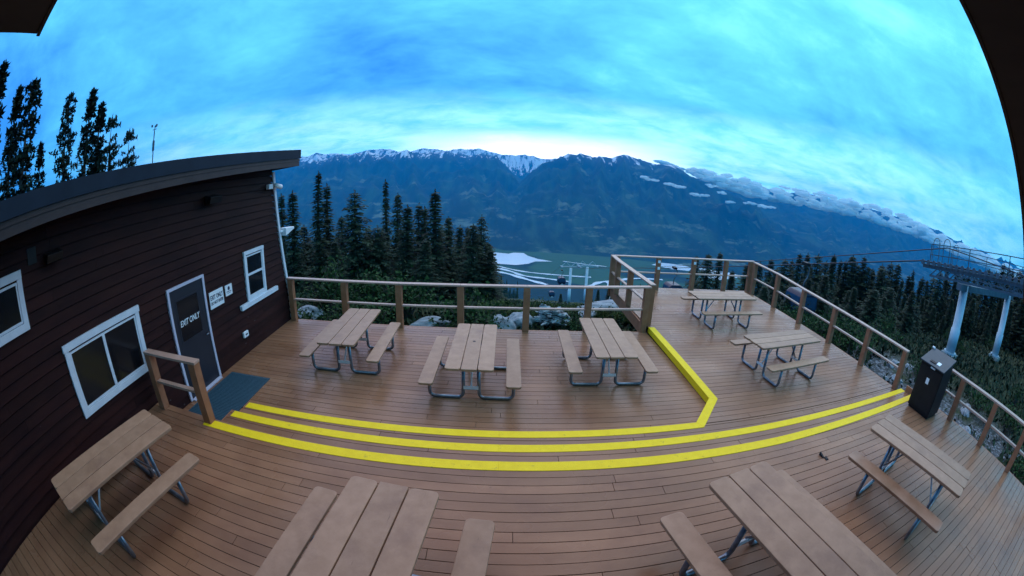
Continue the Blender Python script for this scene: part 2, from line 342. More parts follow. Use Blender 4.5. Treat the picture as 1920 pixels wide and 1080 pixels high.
def mtn_mat():
    m = bpy.data.materials.new('mountain_slopes'); m.use_nodes = True; t = m.node_tree; b = t.nodes['Principled BSDF']; b.inputs['Roughness'].default_value = .95; b.inputs['Specular IOR Level'].default_value = .1
    g = N(t, 'ShaderNodeNewGeometry'); P = g.outputs['Position']
    nA = N(t, 'ShaderNodeTexNoise', inp={'Scale': .0022, 'Detail': 8, 'Roughness': .65}); LK(t, P, nA.inputs['Vector'])
    nB = N(t, 'ShaderNodeTexNoise', inp={'Scale': .02, 'Detail': 6, 'Roughness': .75}); LK(t, P, nB.inputs['Vector'])
    wood = mixc(t, nB.outputs[0], (.003, .014, .010), (.012, .032, .018))
    clear = mixc(t, nB.outputs[0], (.06, .12, .05), (.16, .17, .12))
    mpv = N(t, 'ShaderNodeMapping'); mpv.inputs['Scale'].default_value = (.0045, .0012, .0012); LK(t, P, mpv.inputs[0])
    nV = N(t, 'ShaderNodeTexNoise', inp={'Scale': 1, 'Detail': 7, 'Roughness': .65}); LK(t, mpv.outputs[0], nV.inputs['Vector'])
    wood = mixc(t, ramp(t, nV.outputs[0], [(.46, (0, 0, 0)), (.64, (.8, .8, .8))]), wood, (.035, .080, .040))
    base = mixc(t, ramp(t, nA.outputs[0], [(.60, (0, 0, 0)), (.65, (.9, .9, .9))]), wood, clear)
    se = N(t, 'ShaderNodeSeparateXYZ'); LK(t, P, se.inputs[0]); sn = N(t, 'ShaderNodeSeparateXYZ'); LK(t, g.outputs['Normal'], sn.inputs[0])
    mp2 = N(t, 'ShaderNodeMapping'); mp2.inputs['Scale'].default_value = (.009, .0022, .0016); LK(t, P, mp2.inputs[0])
    nC = N(t, 'ShaderNodeTexNoise', inp={'Scale': 1, 'Detail': 9, 'Roughness': .75}); LK(t, mp2.outputs[0], nC.inputs['Vector'])
    hz = math_n(t, 'ADD', math_n(t, 'MULTIPLY', math_n(t, 'SUBTRACT', se.outputs[2], 135.0), .0015), math_n(t, 'MULTIPLY', math_n(t, 'MULTIPLY', math_n(t, 'SUBTRACT', se.outputs[1], 10300.0), .001, True), .55))
    sf = math_n(t, 'ADD', math_n(t, 'MINIMUM', hz, .60), math_n(t, 'MULTIPLY', math_n(t, 'SUBTRACT', nC.outputs[0], .5), 2.6))
    rock = mixc(t, nB.outputs[0], (.02, .03, .04), (.07, .08, .10))
    base = mixc(t, math_n(t, 'MULTIPLY', math_n(t, 'SUBTRACT', se.outputs[2], 230.0), .005, True), base, rock)
    mp3 = N(t, 'ShaderNodeMapping'); mp3.inputs['Scale'].default_value = (.0016, .0016, .014); LK(t, P, mp3.inputs[0])
    nD = N(t, 'ShaderNodeTexNoise', inp={'Scale': 1, 'Detail': 7, 'Roughness': .7}); LK(t, mp3.outputs[0], nD.inputs['Vector'])
    low = math_n(t, 'MULTIPLY', math_n(t, 'SUBTRACT', -230.0, se.outputs[2]), .005, True)
    base = mixc(t, math_n(t, 'MULTIPLY', low, ramp(t, nD.outputs[0], [(.56, (0, 0, 0)), (.64, (.8, .8, .8))])), base, (.13, .17, .11))
    LK(t, mixc(t, ramp(t, sf, [(.52, (0, 0, 0)), (.60, (1, 1, 1))]), base, (.85, .88, .90)), b.inputs['Base Color'])
    return m
grid_obj('mountains', -62, 112, 900, np.concatenate([np.linspace(3600, 8300, 60), np.linspace(8400, 13400, 60)]), mtn_h, mtn_mat())

# ---- water and gravel flats in the valley ------------------------------
def flat_poly(name, azel, dz, m, kind='structure'):
    pts = []
    for az, el in azel:
        r = (CAMZ - VALLEY - dz) / math.tan(R_(-el)); pts.append(polar(az, r))
    mb = MB(); n = len(pts); mb.add([(x, y, VALLEY + dz) for x, y in pts], [tuple(reversed(range(n)))])
    return tag(mb.build(name, m), kind=kind)
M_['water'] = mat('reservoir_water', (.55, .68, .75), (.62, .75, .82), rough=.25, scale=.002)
M_['sand'] = mat('pale_river_flats', (.55, .62, .66), (.70, .76, .80), rough=.9, scale=.01)
flat_poly('reservoir_water', [(-6, -10.45), (-1.2, -10.5), (.6, -10.62), (1.2, -10.45), (2.6, -10.45), (3.2, -10.8), (4.6, -11.15), (6.6, -11.38), (4.2, -11.5), (3.3, -11.85), (1.6, -12.1), (-.8, -12.0), (-6, -12.0)], 3, M_['water'])
flat_poly('river_water', [(20.2, -10.6), (22.8, -9.75), (24.8, -10.15), (25.9, -10.3), (25.6, -10.75), (23.2, -10.85)], 3, M_['water'])
flat_poly('river_flats', [(26.8, -10.2), (30.6, -10.05), (33.5, -10.3), (30.0, -11.35), (27.6, -11.2), (27.9, -10.7)], 3, M_['sand'])
def ribbon(name, azel, wd, m, dz):
    pts = []
    for az, el in azel:
        r = (CAMZ - VALLEY - dz) / math.tan(R_(-el)); pts.append(Vector((*polar(az, r), VALLEY + dz)))
    # smooth
    for _ in range(2):
        q = [pts[0]]
        for a, b in zip(pts, pts[1:]): q += [a * .75 + b * .25, a * .25 + b * .75]
        pts = q + [pts[-1]]
    mb = MB(); L = []; 
    for i, p in enumerate(pts):
        d = (pts[min(i + 1, len(pts) - 1)] - pts[max(i - 1, 0)]).normalized(); s = Vector((d.y, -d.x, 0)) * wd / 2 * (1 + .35 * math.sin(i * 1.7)); L += [p - s, p + s]
    mb.add(L, [(2 * i, 2 * i + 2, 2 * i + 3, 2 * i + 1) for i in range(len(pts) - 1)])
    return tag(mb.build(name, m), kind='structure')
for i, (pts, wd) in enumerate([([(-3, -11.9), (0, -12.5), (3, -13.0), (8, -13.15), (12, -13.1)], 34), ([(-3, -12.2), (1, -12.9), (2.5, -13.5), (6, -13.7), (9, -13.9)], 40),
                               ([(-3, -13.0), (0, -13.1), (3, -13.9), (6, -14.5)], 48), ([(-1, -12.2), (.2, -13.0), (1, -13.3)], 30), ([(12, -14.3), (13.2, -13.6), (15, -13.4), (18, -12.6), (22, -12.4)], 46),
                               ([(14.6, -13.5), (14.9, -14.4), (15.3, -16)], 60), ([(5, -12.1), (6.5, -12.5), (9, -12.5)], 22), ([(8, -11.25), (11, -11.45), (14, -11.5)], 20)]):
    if i not in (3, 6): ribbon('road' if i > 3 else 'river', pts, wd * .72, M_['sand'], 4.5 + .7 * i)

# ================================================================== DECK
H0, H1, H2, H3 = 0.0, -.1445, -.289, -.4335
PW, GAP, TH = .1485, .0075, .032
def boards(mb, z, rows, xf):
    """rows (y0,y1); xf(y) -> list of (xa, xb) at that y"""
    y = rows[0]; k = 0
    while y < rows[1] - .02:
        y1 = min(y + PW - GAP, rows[1]); k += 1
        A = xf(y); B = xf(y1)
        for (a0, b0), (a1, b1) in zip(A, B):
            cuts = []; x = min(a0, a1) + random.uniform(.8, 4.6)
            while x < max(b0, b1) - .6: cuts.append(x); x += random.choice((3.6, 4.2, 4.9, 2.7))
            e = [(a0, a1)] + [(c, c) for c in cuts] + [(b0, b1)]
            for (p0, p1), (q0, q1) in zip(e, e[1:]):
                g = .0025; dz = random.uniform(-.0012, .0012)
                mb.hexa([(p0 + g, y, z - TH), (q0 - g, y, z - TH), (q1 - g, y1, z - TH), (p1 + g, y1, z - TH), (p0 + g, y, z + dz), (q0 - g, y, z + dz), (q1 - g, y1, z + dz), (p1 + g, y1, z + dz)])
        y += PW
XR = 9.02; XW = -5.66; XS = -4.20
def diag(y): # left edge of the right-hand deck
    if y < 5.06: return 3.10
    if y < 5.80: return 3.10 + (y - 5.06) / .74 * .62
    return 3.72 - (y - 5.80) * .025
mb = MB()
boards(mb, H0, (-3.0, 3.97), lambda y: [(XW - .25, XR)])
boards(mb, H1, (3.99, 4.52), lambda y: [(XS, XR)])
boards(mb, H2, (4.54, 5.04), lambda y: [(XS, XR)])
boards(mb, H2, (5.06, 13.45), lambda y: [(diag(y), XR + .12)])
boards(mb, H3, (3.99, 5.04), lambda y: [(XW, XS)])
boards(mb, H3, (5.06, 9.56), lambda y: [(XW, diag(y) - .03)])
dk = mb.build('deck', M_['deck'], bevel=.003); tag(dk, kind='structure')
# risers, rim boards and dark joist space below
mb = MB()
mb.box(XS, XR, 3.965, 3.988, H1 - .02, H0 - .034)
mb.box(XS, XR, 4.515, 4.538, H2 - .02, H1 - .034)
mb.box(XS, 3.07, 5.035, 5.058, H3 - .02, H2 - .034)
mb.box(XS - .03, XS - .002, 3.99, 5.04, H3 + .002, H2 - .002)
mb.box(XS - .029, XS - .003, 3.99, 4.52, H2 - .002, H1 - .002)
mb.box(XW, XS - .002, 3.972, 3.988, H3 - .02, H0 - .034)
mb.box(XW, 3.60, 9.562, 9.60, H3 - .30, H3 - .006)
mb.box(3.50, XR + .16, 13.455, 13.49, H2 - .32, H2 - .006)
mb.box(3.56, 3.60, 9.605, 13.45, H2 - .34, H2 - .034)
mb.box(XR + .125, XR + .16, 4.56, 13.45, H2 - .34, H2 - .006)
mb.box(XR + .005, XR + .045, -3.0, 4.52, H0 - .34, H0 - .006)
tag(mb.build('deck_rim', M_['rail']), kind='structure')
mb = MB()
for y in np.arange(-2.8, 3.9, .6): mb.box(XW - .2, XR - .1, y, y + .04, H0 - .25, H0 - .036)
for y in np.arange(4.3, 9.4, .6): mb.box(XW + .02, 3.0, y, y + .04, H3 - .25, H3 - .036)
for y in np.arange(5.3, 13.3, .6): mb.box(3.8, XR, y, y + .04, H2 - .25, H2 - .036)
mb.box(XW - .2, XR - .05, -3, 3.9, H0 - .30, H0 - .26); mb.box(XW + .02, 3.3, 3.95, 9.5, H3 - .30, H3 - .26); mb.box(3.65, XR, 4.6, 13.4, H2 - .30, H2 - .26)
tag(mb.build('deck_joists', M_['soffit']), kind='structure')
# yellow nosings
def strip(name, pts, z, wd, drop=0, label=''):
    mb = MB()
    n = len(pts); L = []; Rr = []
    for i, p in enumerate(pts):
        p = Vector((*p, 0)); d0 = (Vector((*pts[i], 0)) - Vector((*pts[i - 1], 0))).normalized() if i else None
        d1 = (Vector((*pts[i + 1], 0)) - p).normalized() if i < n - 1 else None
        if d0 is None: d0 = d1
        if d1 is None: d1 = d0
        t = (d0 + d1).normalized(); s = Vector((-t.y, t.x, 0)) / max(.3, t.dot(d0)) # left side
        L.append(p); Rr.append(p - s * wd)
    for i in range(n - 1):
        a, b, c, d = Rr[i], Rr[i + 1], L[i + 1], L[i]
        mb.hexa([(a.x, a.y, z - drop), (b.x, b.y, z - drop), (c.x, c.y, z - drop), (d.x, d.y, z - drop), (a.x, a.y, z), (b.x, b.y, z), (c.x, c.y, z), (d.x, d.y, z)])
    o = mb.build(name, M_['yellow'], bevel=.004); return tag(o, label, 'stair nosing')
strip('stair_nosing', [(-4.30, 3.925), (0, 3.975), (4, 3.985), (8.86, 4.12)], H0 + .007, .175, .03, 'lowest of the long yellow edge strips, nearest the camera, running out to the dark bin')
strip('stair_nosing', [(-4.14, 4.50), (0, 4.525), (4, 4.57), (8.98, 4.66)], H1 + .007, .165, .03, 'middle yellow edge strip, running straight across to the right rail without bending')
strip('stair_nosing', [(-4.20, 5.035), (0, 5.06), (3.08, 5.10), (3.66, 5.84), (3.62, 9.50)], H2 + .007, .165, .142, 'yellow edge strip farthest up, bending at a corner and running back to the rail post')

# ================================================================== RAILS
def post(mb, x, y, z0, z1, s=.14): mb.box(x - s / 2, x + s / 2, y - s / 2, y + s / 2, z0, z1)
def railing(name, posts, ztop, zbot, label, wide=(), mids=True, splits=(), stickers=()):
    root = empty(name, (0, 0, 0), 0, label, 'railing')
    def T(i): return ztop if not isinstance(ztop, (list, tuple)) else ztop[i]
    def B(i): return zbot if not isinstance(zbot, (list, tuple)) else zbot[i]
    for i, (x, y) in enumerate(posts):
        p = MB(); s = .15
        if i in wide: p.box(x - .15, x + .15, y - s / 2, y + s / 2, B(i), T(i) - .042)
        else: post(p, x, y, B(i), T(i) - .042, s)
        p.build('post', M_['rail'], root, bevel=.006)
    for i, zs in stickers:
        for z_ in zs: MB().box(posts[i][0] - .045, posts[i][0] + .045, posts[i][1] - s / 2 - .012, posts[i][1] - s / 2 - .001, z_, z_ + .09).build('white_sticker', M_['white'], root)
    tp = MB(); 
    for i in range(len(posts) - 1):
        a = Vector((*posts[i], T(i) - .02)); b = Vector((*posts[i + 1], T(i + 1) - .02)); d = (b - a).normalized()
        g = .003 if i in splits else 0
        ea = .09 if i == 0 else -.001; eb = .09 if i == len(posts) - 2 else (-.001 - g)
        tp.bar(a - d * ea, b + d * eb, .15, .038)
    tp.build('top_rail', M_['railtop'], root, bevel=.004)
    for i in range(len(posts) - 1):
        a = Vector((*posts[i], B(i) + (T(i) - B(i)) * .50)); b = Vector((*posts[i + 1], B(i + 1) + (T(i + 1) - B(i + 1)) * .50)); d = (b - a).normalized()
        m2 = MB(); wa = .075
        m2.bar(a + d * (.15 if i in wide else wa), b - d * (.15 if (i + 1) in wide else wa), .09, .04)
        m2.build('middle_rail', M_['railtop'], root, bevel=.003)
    return root
railing('railing', [(-5.50, 9.50), (-3.90, 9.50), (-2.46, 9.47), (-.98, 9.49), (.55, 9.52), (2.02, 9.55), (3.50, 9.60)], [.715, .68, .67, .67, .68, .70, .74], H3, 'long brown railing across the back of the lower deck, forest behind its left half', splits=(2, 3))
railing('railing', [(3.66, 9.72), (3.56, 11.3), (3.50, 12.5), (3.52, 13.25)], [.78, .79, .80, .80], H2, 'short brown railing running away from the corner post along the higher deck')
railing('railing', [(3.68, 13.30), (5.15, 13.30), (6.55, 13.32), (7.95, 13.34), (9.20, 13.36)], [.80, .82, .85, .87, .90], H2, 'far brown railing across the end of the right-hand deck, valley fields showing through it', wide=(4,), stickers=((1, (.62, .40)), (2, (.64,))))
railing('railing', [(9.17, 13.05), (9.17, 11.45), (9.06, 9.72), (9.05, 8.05), (9.05, 6.45), (9.10, 4.95)], [.90, .87, .81, .76, .72, .69], H2, 'long brown railing down the right side of the higher deck, ending at the bin')
railing('railing', [(8.95, 3.75), (8.90, 2.72), (8.92, 1.52), (8.94, .37), (8.94, -.9)], [.93, .93, .93, .93, .93], H0, 'nearest brown railing on the right side, stepping up beside the bin above the gravel')
railing('railing', [(-5.38, 3.86), (-4.22, 3.88)], [.99, .99], H0, 'short two post handrail between the wall window and the top of the steps')

# ================================================================== PICNIC TABLES
TL, TW, TSW = 2.02, .755, .24
def rplank(u0, u1, v0, v1, z0, z1, r=.035):
    pts = []
    for cx, cy_, a0 in ((u1 - r, v0 + r, -90), (u1 - r, v1 - r, 0), (u0 + r, v1 - r, 90), (u0 + r, v0 + r, 180)):
        for k in range(4): a = R_(a0 + k * 30); pts.append((cx + r * math.cos(a), cy_ + r * math.sin(a)))
    return MB().prism(pts, z0, z1)
def bend(pts, r=.09, n=5):
    pts = [Vector(p) for p in pts]; out = [pts[0]]
    for i in range(1, len(pts) - 1):
        a, b, c = pts[i - 1], pts[i], pts[i + 1]; u = (a - b).normalized(); v = (c - b).normalized()
        p0 = b + u * r; p2 = b + v * r
        for k in range(n + 1):
            t = k / n; out.append(p0 * (1 - t) ** 2 + b * 2 * t * (1 - t) + p2 * t * t)
    return out + [pts[-1]]
def make_table():
    root = empty('picnic_table')
    gap = .012; pw = (TW - 2 * gap) / 3
    for i in range(3):
        u0 = -TW / 2 + i * (pw + gap)
        rplank(u0, u0 + pw, -TL / 2, TL / 2, .722, .762, .045 if i != 1 else .008).build('tabletop_plank', M_['plank'], root, bevel=.006)
    for s in (-1, 1):
        a, b = (.572, .572 + TSW) if s > 0 else (-.572 - TSW, -.572)
        rplank(a, b, -TL / 2, TL / 2, .440, .480, .045).build('bench_seat', M_['plank'], root, bevel=.006)
    for e in (-1, 1):
        v = e * (TL / 2 - .42)
        for s in (-1, 1):
            p = bend([(s * .12, v, .700), (s * .135, v, .03), (s * .70, v, .03), (s * .70, v, .425)], .10)
            MB().tube(p, .030, 10).build('frame_leg', M_['pipe'], root, smooth=True)
        for a_, b_, c_, d_ in ((-.30, .30, .700, .720), (-.79, -.60, .424, .439), (.60, .79, .424, .439)):
            MB().box(a_, b_, v - .03, v + .03, c_, d_).build('support_bar', M_['pipe'], root)
        m = MB(); m.box(-.125, .125, v - .035, v - .029, .20, .26); m.box(-.125, .125, v - .035, v + .012, .20, .206)
        m.build('cross_bracket', M_['bracket'], root)
        m = MB(); m.tube([(0, v, .23), (0, v - e * .36, .700)], .016, 8); m.tube([(0, v - .02, .23), (0, v - .02, .24)], .02, 8)
        m.build('diagonal_brace', M_['bracket'] if e < 0 else M_['pipe'], root, smooth=True)
    return root
TABLES = [(-2.974, 7.457, -.0245, H3, 'leftmost picnic table on the lower deck, left of the one with the umbrella hole'),
          (-.479, 6.814, .0068, H3, 'middle picnic table of the lower deck, with a round umbrella hole in its top'),
          (1.961, 7.356, .0117, H3, 'picnic table on the lower deck beside the yellow strip that runs back'),
          (5.998, 9.98, 1.5411, H2, 'farthest picnic table, set sideways near the far rail on the right-hand deck'),
          (5.909, 6.693, 1.4616, H2, 'sideways picnic table in the middle of the right-hand deck, wider seeming of the two'),
          (-4.206, 1.698, .1553, H0, 'picnic table close beside the dark wall below the large white framed window'),
          (5.246, 1.790, -.1841, H0, 'picnic table in front of the bin at the right, with one damp brown bench'),
          (-.975, 1.595, .105, H0, 'large near picnic table cut by the bottom of the picture, left of centre'),
          (2.465, 1.615, -.205, H0, 'large near picnic table cut by the bottom of the picture, right of centre')]
proto = make_table()
for i, (x, y, a, z, lab) in enumerate(TABLES):
    o = proto if i == 0 else copy_tree(proto)
    o.location = (x, y, z); o.rotation_euler = (0, 0, -a)
    if i >= 7: # the two long near tables
        o.scale = (1.06, 1.20, 1); d_ = TL / 2 * .20; o.location = (x - math.sin(a) * d_, y - math.cos(a) * d_, z)
    tag(o, lab, 'picnic table', 'brown picnic tables with bent pipe frames on the deck')
    if i == 1:
        MB().tube([(0, .12, .7625), (0, .12, .764)], .028, 16).build('umbrella_hole', M_['dark'], o)
    if i == 6:
        for ch in o.children:
            if ch.name.startswith('bench_seat') and ch.data.vertices[0].co.x < 0:
                ch.data = ch.data.copy(); ch.data.materials[0] = M_['plankwet']; ch['label'] = 'damp brown bench seat'

# ================================================================== LEFT BUILDING
bld = empty('brown_building', (0, 0, 0), 0, 'dark brown lap sided building along the left, with white window frames and grey roof edge', 'building')
YN = -3.2
def zr(y): return 3.60 + .042 * (y - 1.1)       # top of roof edge
def yend(z): return 9.56 - max(0, z - .3) * .19
m = MB(); c = .158; z = -.60; k = 0
while z < 3.60:
    zt = min(z + c, 3.62)
    y = YN; joint = random.uniform(-2, 1)
    while y < yend(z) - .01:
        yn = min(joint if joint > y + .4 else y + 3.6, 20); joint = yn + random.choice((2.4, 3.6, 4.9))
        ya = yn; yb = yn
        if yn > yend(z): ya, yb = yend(z), yend(zt)
        topa = min(zt, zr(y) - .36); 
        m.hexa([(XW - .02, y + .002, z + .012), (XW + .026, y + .002, z + .012), (XW + .026, ya - .002, z + .012), (XW - .02, ya - .002, z + .012),
                (XW - .02, y + .002, zt), (XW + .004, y + .002, zt), (XW + .004, yb - .002, zt), (XW - .02, yb - .002, zt)])
        y = yn
    z += c
sd = m.build('siding', M_['sidingm'], bld)
# pale scuffs where the stain has worn off the lower boards
t = M_['sidingm'].node_tree; b = t.nodes['Principled BSDF']; src = b.inputs['Base Color'].links[0].from_socket
tcn = N(t, 'ShaderNodeTexCoord'); mpn = N(t, 'ShaderNodeMapping'); mpn.inputs['Scale'].default_value = (1, 1.6, 5); LK(t, tcn.outputs['Object'], mpn.inputs[0])
vn = N(t, 'ShaderNodeTexNoise', inp={'Scale': 2.3, 'Detail': 7, 'Roughness': .7}); LK(t, mpn.outputs[0], vn.inputs['Vector'])
se = N(t, 'ShaderNodeSeparateXYZ'); LK(t, tcn.outputs['Object'], se.inputs[0])
fz = math_n(t, 'ADD', vn.outputs[0], math_n(t, 'MULTIPLY', math_n(t, 'MINIMUM', math_n(t, 'SUBTRACT', .9, se.outputs[2]), 1.1), .035))
LK(t, mixc(t, ramp(t, fz, [(.705, (0, 0, 0)), (.73, (.9, .9, .9))]), src, (.20, .19, .22)), b.inputs['Base Color'])
m = MB()
m.hexa([(XW - .3, YN, -.7), (XW - .021, YN, -.7), (XW - .021, 9.52, -.7), (XW - .3, 9.52, -.7), (XW - .3, YN, 3.55), (XW - .021, YN, 3.17), (XW - .021, 8.9, 3.52), (XW - .3, 8.9, 3.52)])
m.hexa([(-11.5, 9.3, -1.2), (XW - .31, 9.3, -1.2), (XW - .31, 9.54, -1.2), (-11.5, 9.54, -1.2), (-11.5, 8.7, 3.3), (XW - .31, 8.7, 3.5), (XW - .31, 8.94, 3.5), (-11.5, 8.94, 3.3)])
m.box(-11.5, -11.2, YN, 9.2, -1.2, 3.1)
m.build('wall', M_['sidingm'], bld)
def slab(xa, xb, ya, yb, o0, o1, dzx=0):
    return [(xa, ya, zr(ya) - o0 + dzx), (xb, ya, zr(ya) - o0), (xb, yb, zr(yb) - o0), (xa, yb, zr(yb) - o0 + dzx), (xa, ya, zr(ya) - o1 + dzx), (xb, ya, zr(ya) - o1), (xb, yb, zr(yb) - o1), (xa, yb, zr(yb) - o1 + dzx)]
YE = 9.30
MB().hexa(slab(-12.2, -5.01, YN, YE, .20, .004, -.55)).build('roof', M_['flash'], bld)
fl = MB(); fl.hexa(slab(-5.008, -4.985, YN, YE + .02, .205, 0)); fl.hexa(slab(-5.008, -4.975, YN, YE + .02, .215, .200)); fl.hexa(slab(-12.2, -5.010, YE + .002, YE + .022, .205, 0, -.5)); fl.build('roof_flashing', M_['flash'], bld)
fa = MB(); fa.hexa(slab(-5.05, -5.005, YN, YE, .285, .218)); fa.hexa(slab(-5.05, -5.018, YN, YE, .40, .288)); fa.hexa(slab(-12.2, -5.052, YE - .03, YE, .40, .206, -.5)); fa.build('fascia', M_['fascia'], bld)
MB().hexa(slab(-5.70, -5.052, YN, YE - .032, .385, .36)).build('soffit', M_['soffit'], bld)
# corner trim (leans with the end of the wall)
cpts = [Vector((XW + .03, yend(z) + .02, z)) for z in (-.42, .3, 1.2, 2.2, 3.45)]
m = MB()
for a, b2 in zip(cpts, cpts[1:]): m.bar(a, b2, .09, .05, up=(1, 0, 0))
m.build('corner_trim', M_['trimw'], bld)
def wbox(mb, y0, y1, z0, z1, x0=0.0, x1=.05): return mb.box(XW + x0, XW + x1, y0, y1, z0, z1)
def window(y0, y1, z0, z1, tw, mull=None, rail=None, head=0, sill=None):
    f = MB()
    wbox(f, y0, y0 + tw, z0, z1 - tw, .0, .055); wbox(f, y1 - tw, y1, z0, z1 - tw, .0, .055)
    wbox(f, y0 + tw, y1 - tw, z0, z0 + tw, .0, .055); wbox(f, y0 - head, y1 + head, z1 - tw, z1, .0, .062)
    fr = f.build('window_frame', M_['trimw'], bld, bevel=.004)
    s = MB(); i0, i1, j0, j1 = y0 + tw + .006, y1 - tw - .006, z0 + tw + .006, z1 - tw - .025; sw = .030
    wbox(s, i0, i0 + sw, j0, j1, .0, .045); wbox(s, i1 - sw, i1, j0, j1, .0, .045); wbox(s, i0 + sw, i1 - sw, j0, j0 + sw, .0, .045); wbox(s, i0 + sw, i1 - sw, j1 - sw, j1, .0, .045)
    if mull: wbox(s, mull - .03, mull + .03, j0 + sw, j1 - sw, .0, .049)
    if rail: wbox(s, i0 + sw, i1 - sw, rail - .025, rail + .025, .0, .049)
    s.build('sash', M_['trimw'], fr)
    wbox(MB(), i0 + sw, i1 - sw, j0 + sw, j1 - sw, .0, .030).build('pane', M_['glass'], fr)
    if sill: wbox(MB(), *sill, .0, .085).build('sill', M_['trimw'], fr, bevel=.005)
window(2.15, 3.99, .60, 1.66, .10, mull=3.06, head=.02)
window(-.6, 1.60, 2.08, 2.80, .10)
window(7.52, 8.40, .655, 1.76, .08, rail=1.23, sill=(7.18, 8.92, .545, .653))
# door
d = MB(); wbox(d, 4.86, 5.91, H3 + .03, 1.61, .0, .035); dr = d.build('door', M_['doorm'], bld)
f = MB(); wbox(f, 4.80, 4.86, H3 + .01, 1.66, .0, .055); wbox(f, 5.91, 5.97, H3 + .01, 1.66, .0, .055); wbox(f, 4.86, 5.91, 1.61, 1.66, .0, .055); f.build('door_frame', M_['trimd'], dr)
wbox(MB(), 4.86, 5.91, H3 + .003, H3 + .028, .0, .12).build('threshold', M_['trimd'], dr)
f = MB(); y0, y1, z0, z1 = 5.00, 5.72, .62, 1.42; wbox(f, y0, y0 + .03, z0, z1, .035, .043); wbox(f, y1 - .03, y1, z0, z1, .035, .043); wbox(f, y0 + .03, y1 - .03, z0, z0 + .03, .035, .043); wbox(f, y0 + .03, y1 - .03, z1 - .03, z1, .035, .043); f.build('glazing_bead', M_['doorm'], dr)
wbox(MB(), y0 + .03, y1 - .03, z0 + .03, z1 - .03, .034, .038).build('pane', M_['glass'], dr)
h = MB(); h.tube([(XW + .035, 5.83, .55), (XW + .09, 5.83, .55), (XW + .09, 5.74, .55)], .012, 8); h.build('door_handle', M_['pipe'], dr, smooth=True)
def text_mesh(name, body, size, loc, rot, m, parent=None, shear=0, extr=.002, align='CENTER', wsc=1):
    cu = bpy.data.curves.new(name, 'FONT'); cu.body = body; cu.size = size; cu.extrude = extr; cu.align_x = align; cu.align_y = 'CENTER'; cu.shear = shear; cu.offset = size * .015
    tmp = bpy.data.objects.new(name + '_tmp', cu); C.objects.link(tmp); bpy.context.view_layer.update()
    me = bpy.data.meshes.new_from_object(tmp.evaluated_get(bpy.context.evaluated_depsgraph_get())); bpy.data.objects.remove(tmp); bpy.data.curves.remove(cu)
    me.materials.clear(); me.materials.append(m); me.name = name
    o = bpy.data.objects.new(name, me); C.objects.link(o); o.location = loc; o.rotation_euler = rot; o.scale = (wsc, 1, 1)
    if parent: o.parent = parent
    return o
RW = (R_(90), 0, R_(90))
text_mesh('lettering', 'EXIT ONLY', .150, (XW + .042, 5.35, .97), RW, M_['white'], dr, shear=.25, wsc=.82)
sg = empty('exit_sign', (XW + .03, 6.34, 1.085), 0, 'larger white EXIT ONLY DO NOT ENTER sign on the wall beside the door', 'sign')
MB().box(-.012, .006, -.25, .25, -.165, .165).build('panel', M_['white'], sg)
text_mesh('lettering', 'EXIT ONLY', .125, (.008, 0, .045), RW, M_['ink'], sg, wsc=.72)
text_mesh('lettering', 'DO NOT ENTER', .085, (.008, 0, -.065), RW, M_['ink'], sg, wsc=.72)
sg = empty('notice_sign', (XW + .03, 6.81, 1.125), 0, 'small white notice with a round blue emblem, right of the larger exit sign', 'sign')
MB().box(-.012, .006, -.13, .13, -.11, .11).build('panel', M_['white'], sg)
m = MB(); m.tube([(.007, 0, .035), (.0085, 0, .035)], .040, 20); m.build('emblem', M_['ink'], sg)
m = MB(); m.box(.0065, .008, -.09, .09, -.035, -.022); m.box(.0065, .008, -.07, .07, -.065, -.056); m.build('text_lines', M_['ink'], sg)
ob = MB(); wbox(ob, 7.10, 7.30, -.05, .08, .02, .07); o = ob.build('outlet_box', M_['white'], None, bevel=.01); tag(o, 'small white outlet box low on the dark wall between the door and the back rail', 'outlet')
m = MB(); m.box(XW + .0705, XW + .074, 7.17, 7.25, .0, .03); c_ = m.build('socket', M_['dark'], None); c_.parent = o
# dark wall lamps
def wall_lamp(y, z, s, label):
    r = empty('wall_lamp', (XW + .03, y, z), 0, label, 'lamp')
    MB().box(-.01, .03, -.07 * s, .07 * s, -.06 * s, .06 * s).build('bracket', M_['dark'], r)
    MB().hexa([(.03, -.2 * s, -.09 * s), (.17, -.2 * s, -.10 * s), (.17, .2 * s, -.10 * s), (.03, .2 * s, -.09 * s), (.03, -.2 * s, .07 * s), (.22, -.2 * s, .03 * s), (.22, .2 * s, .03 * s), (.03, .2 * s, .07 * s)]).build('lamp_head', M_['dark'], r, bevel=.01)
wall_lamp(6.36, 3.03, 1.0, 'dark wall lamp high under the eave, above and right of the exit door')
wall_lamp(2.25, 2.82, .8, 'dark wall lamp high on the wall above the large white framed window')
m = MB(); wbox(m, 1.77, 1.95, 2.80, 3.0, .0, .03); tag(m.build('vent_cover', M_['dark']), 'dark square cover on the wall just left of the lamp above the large window', 'vent')
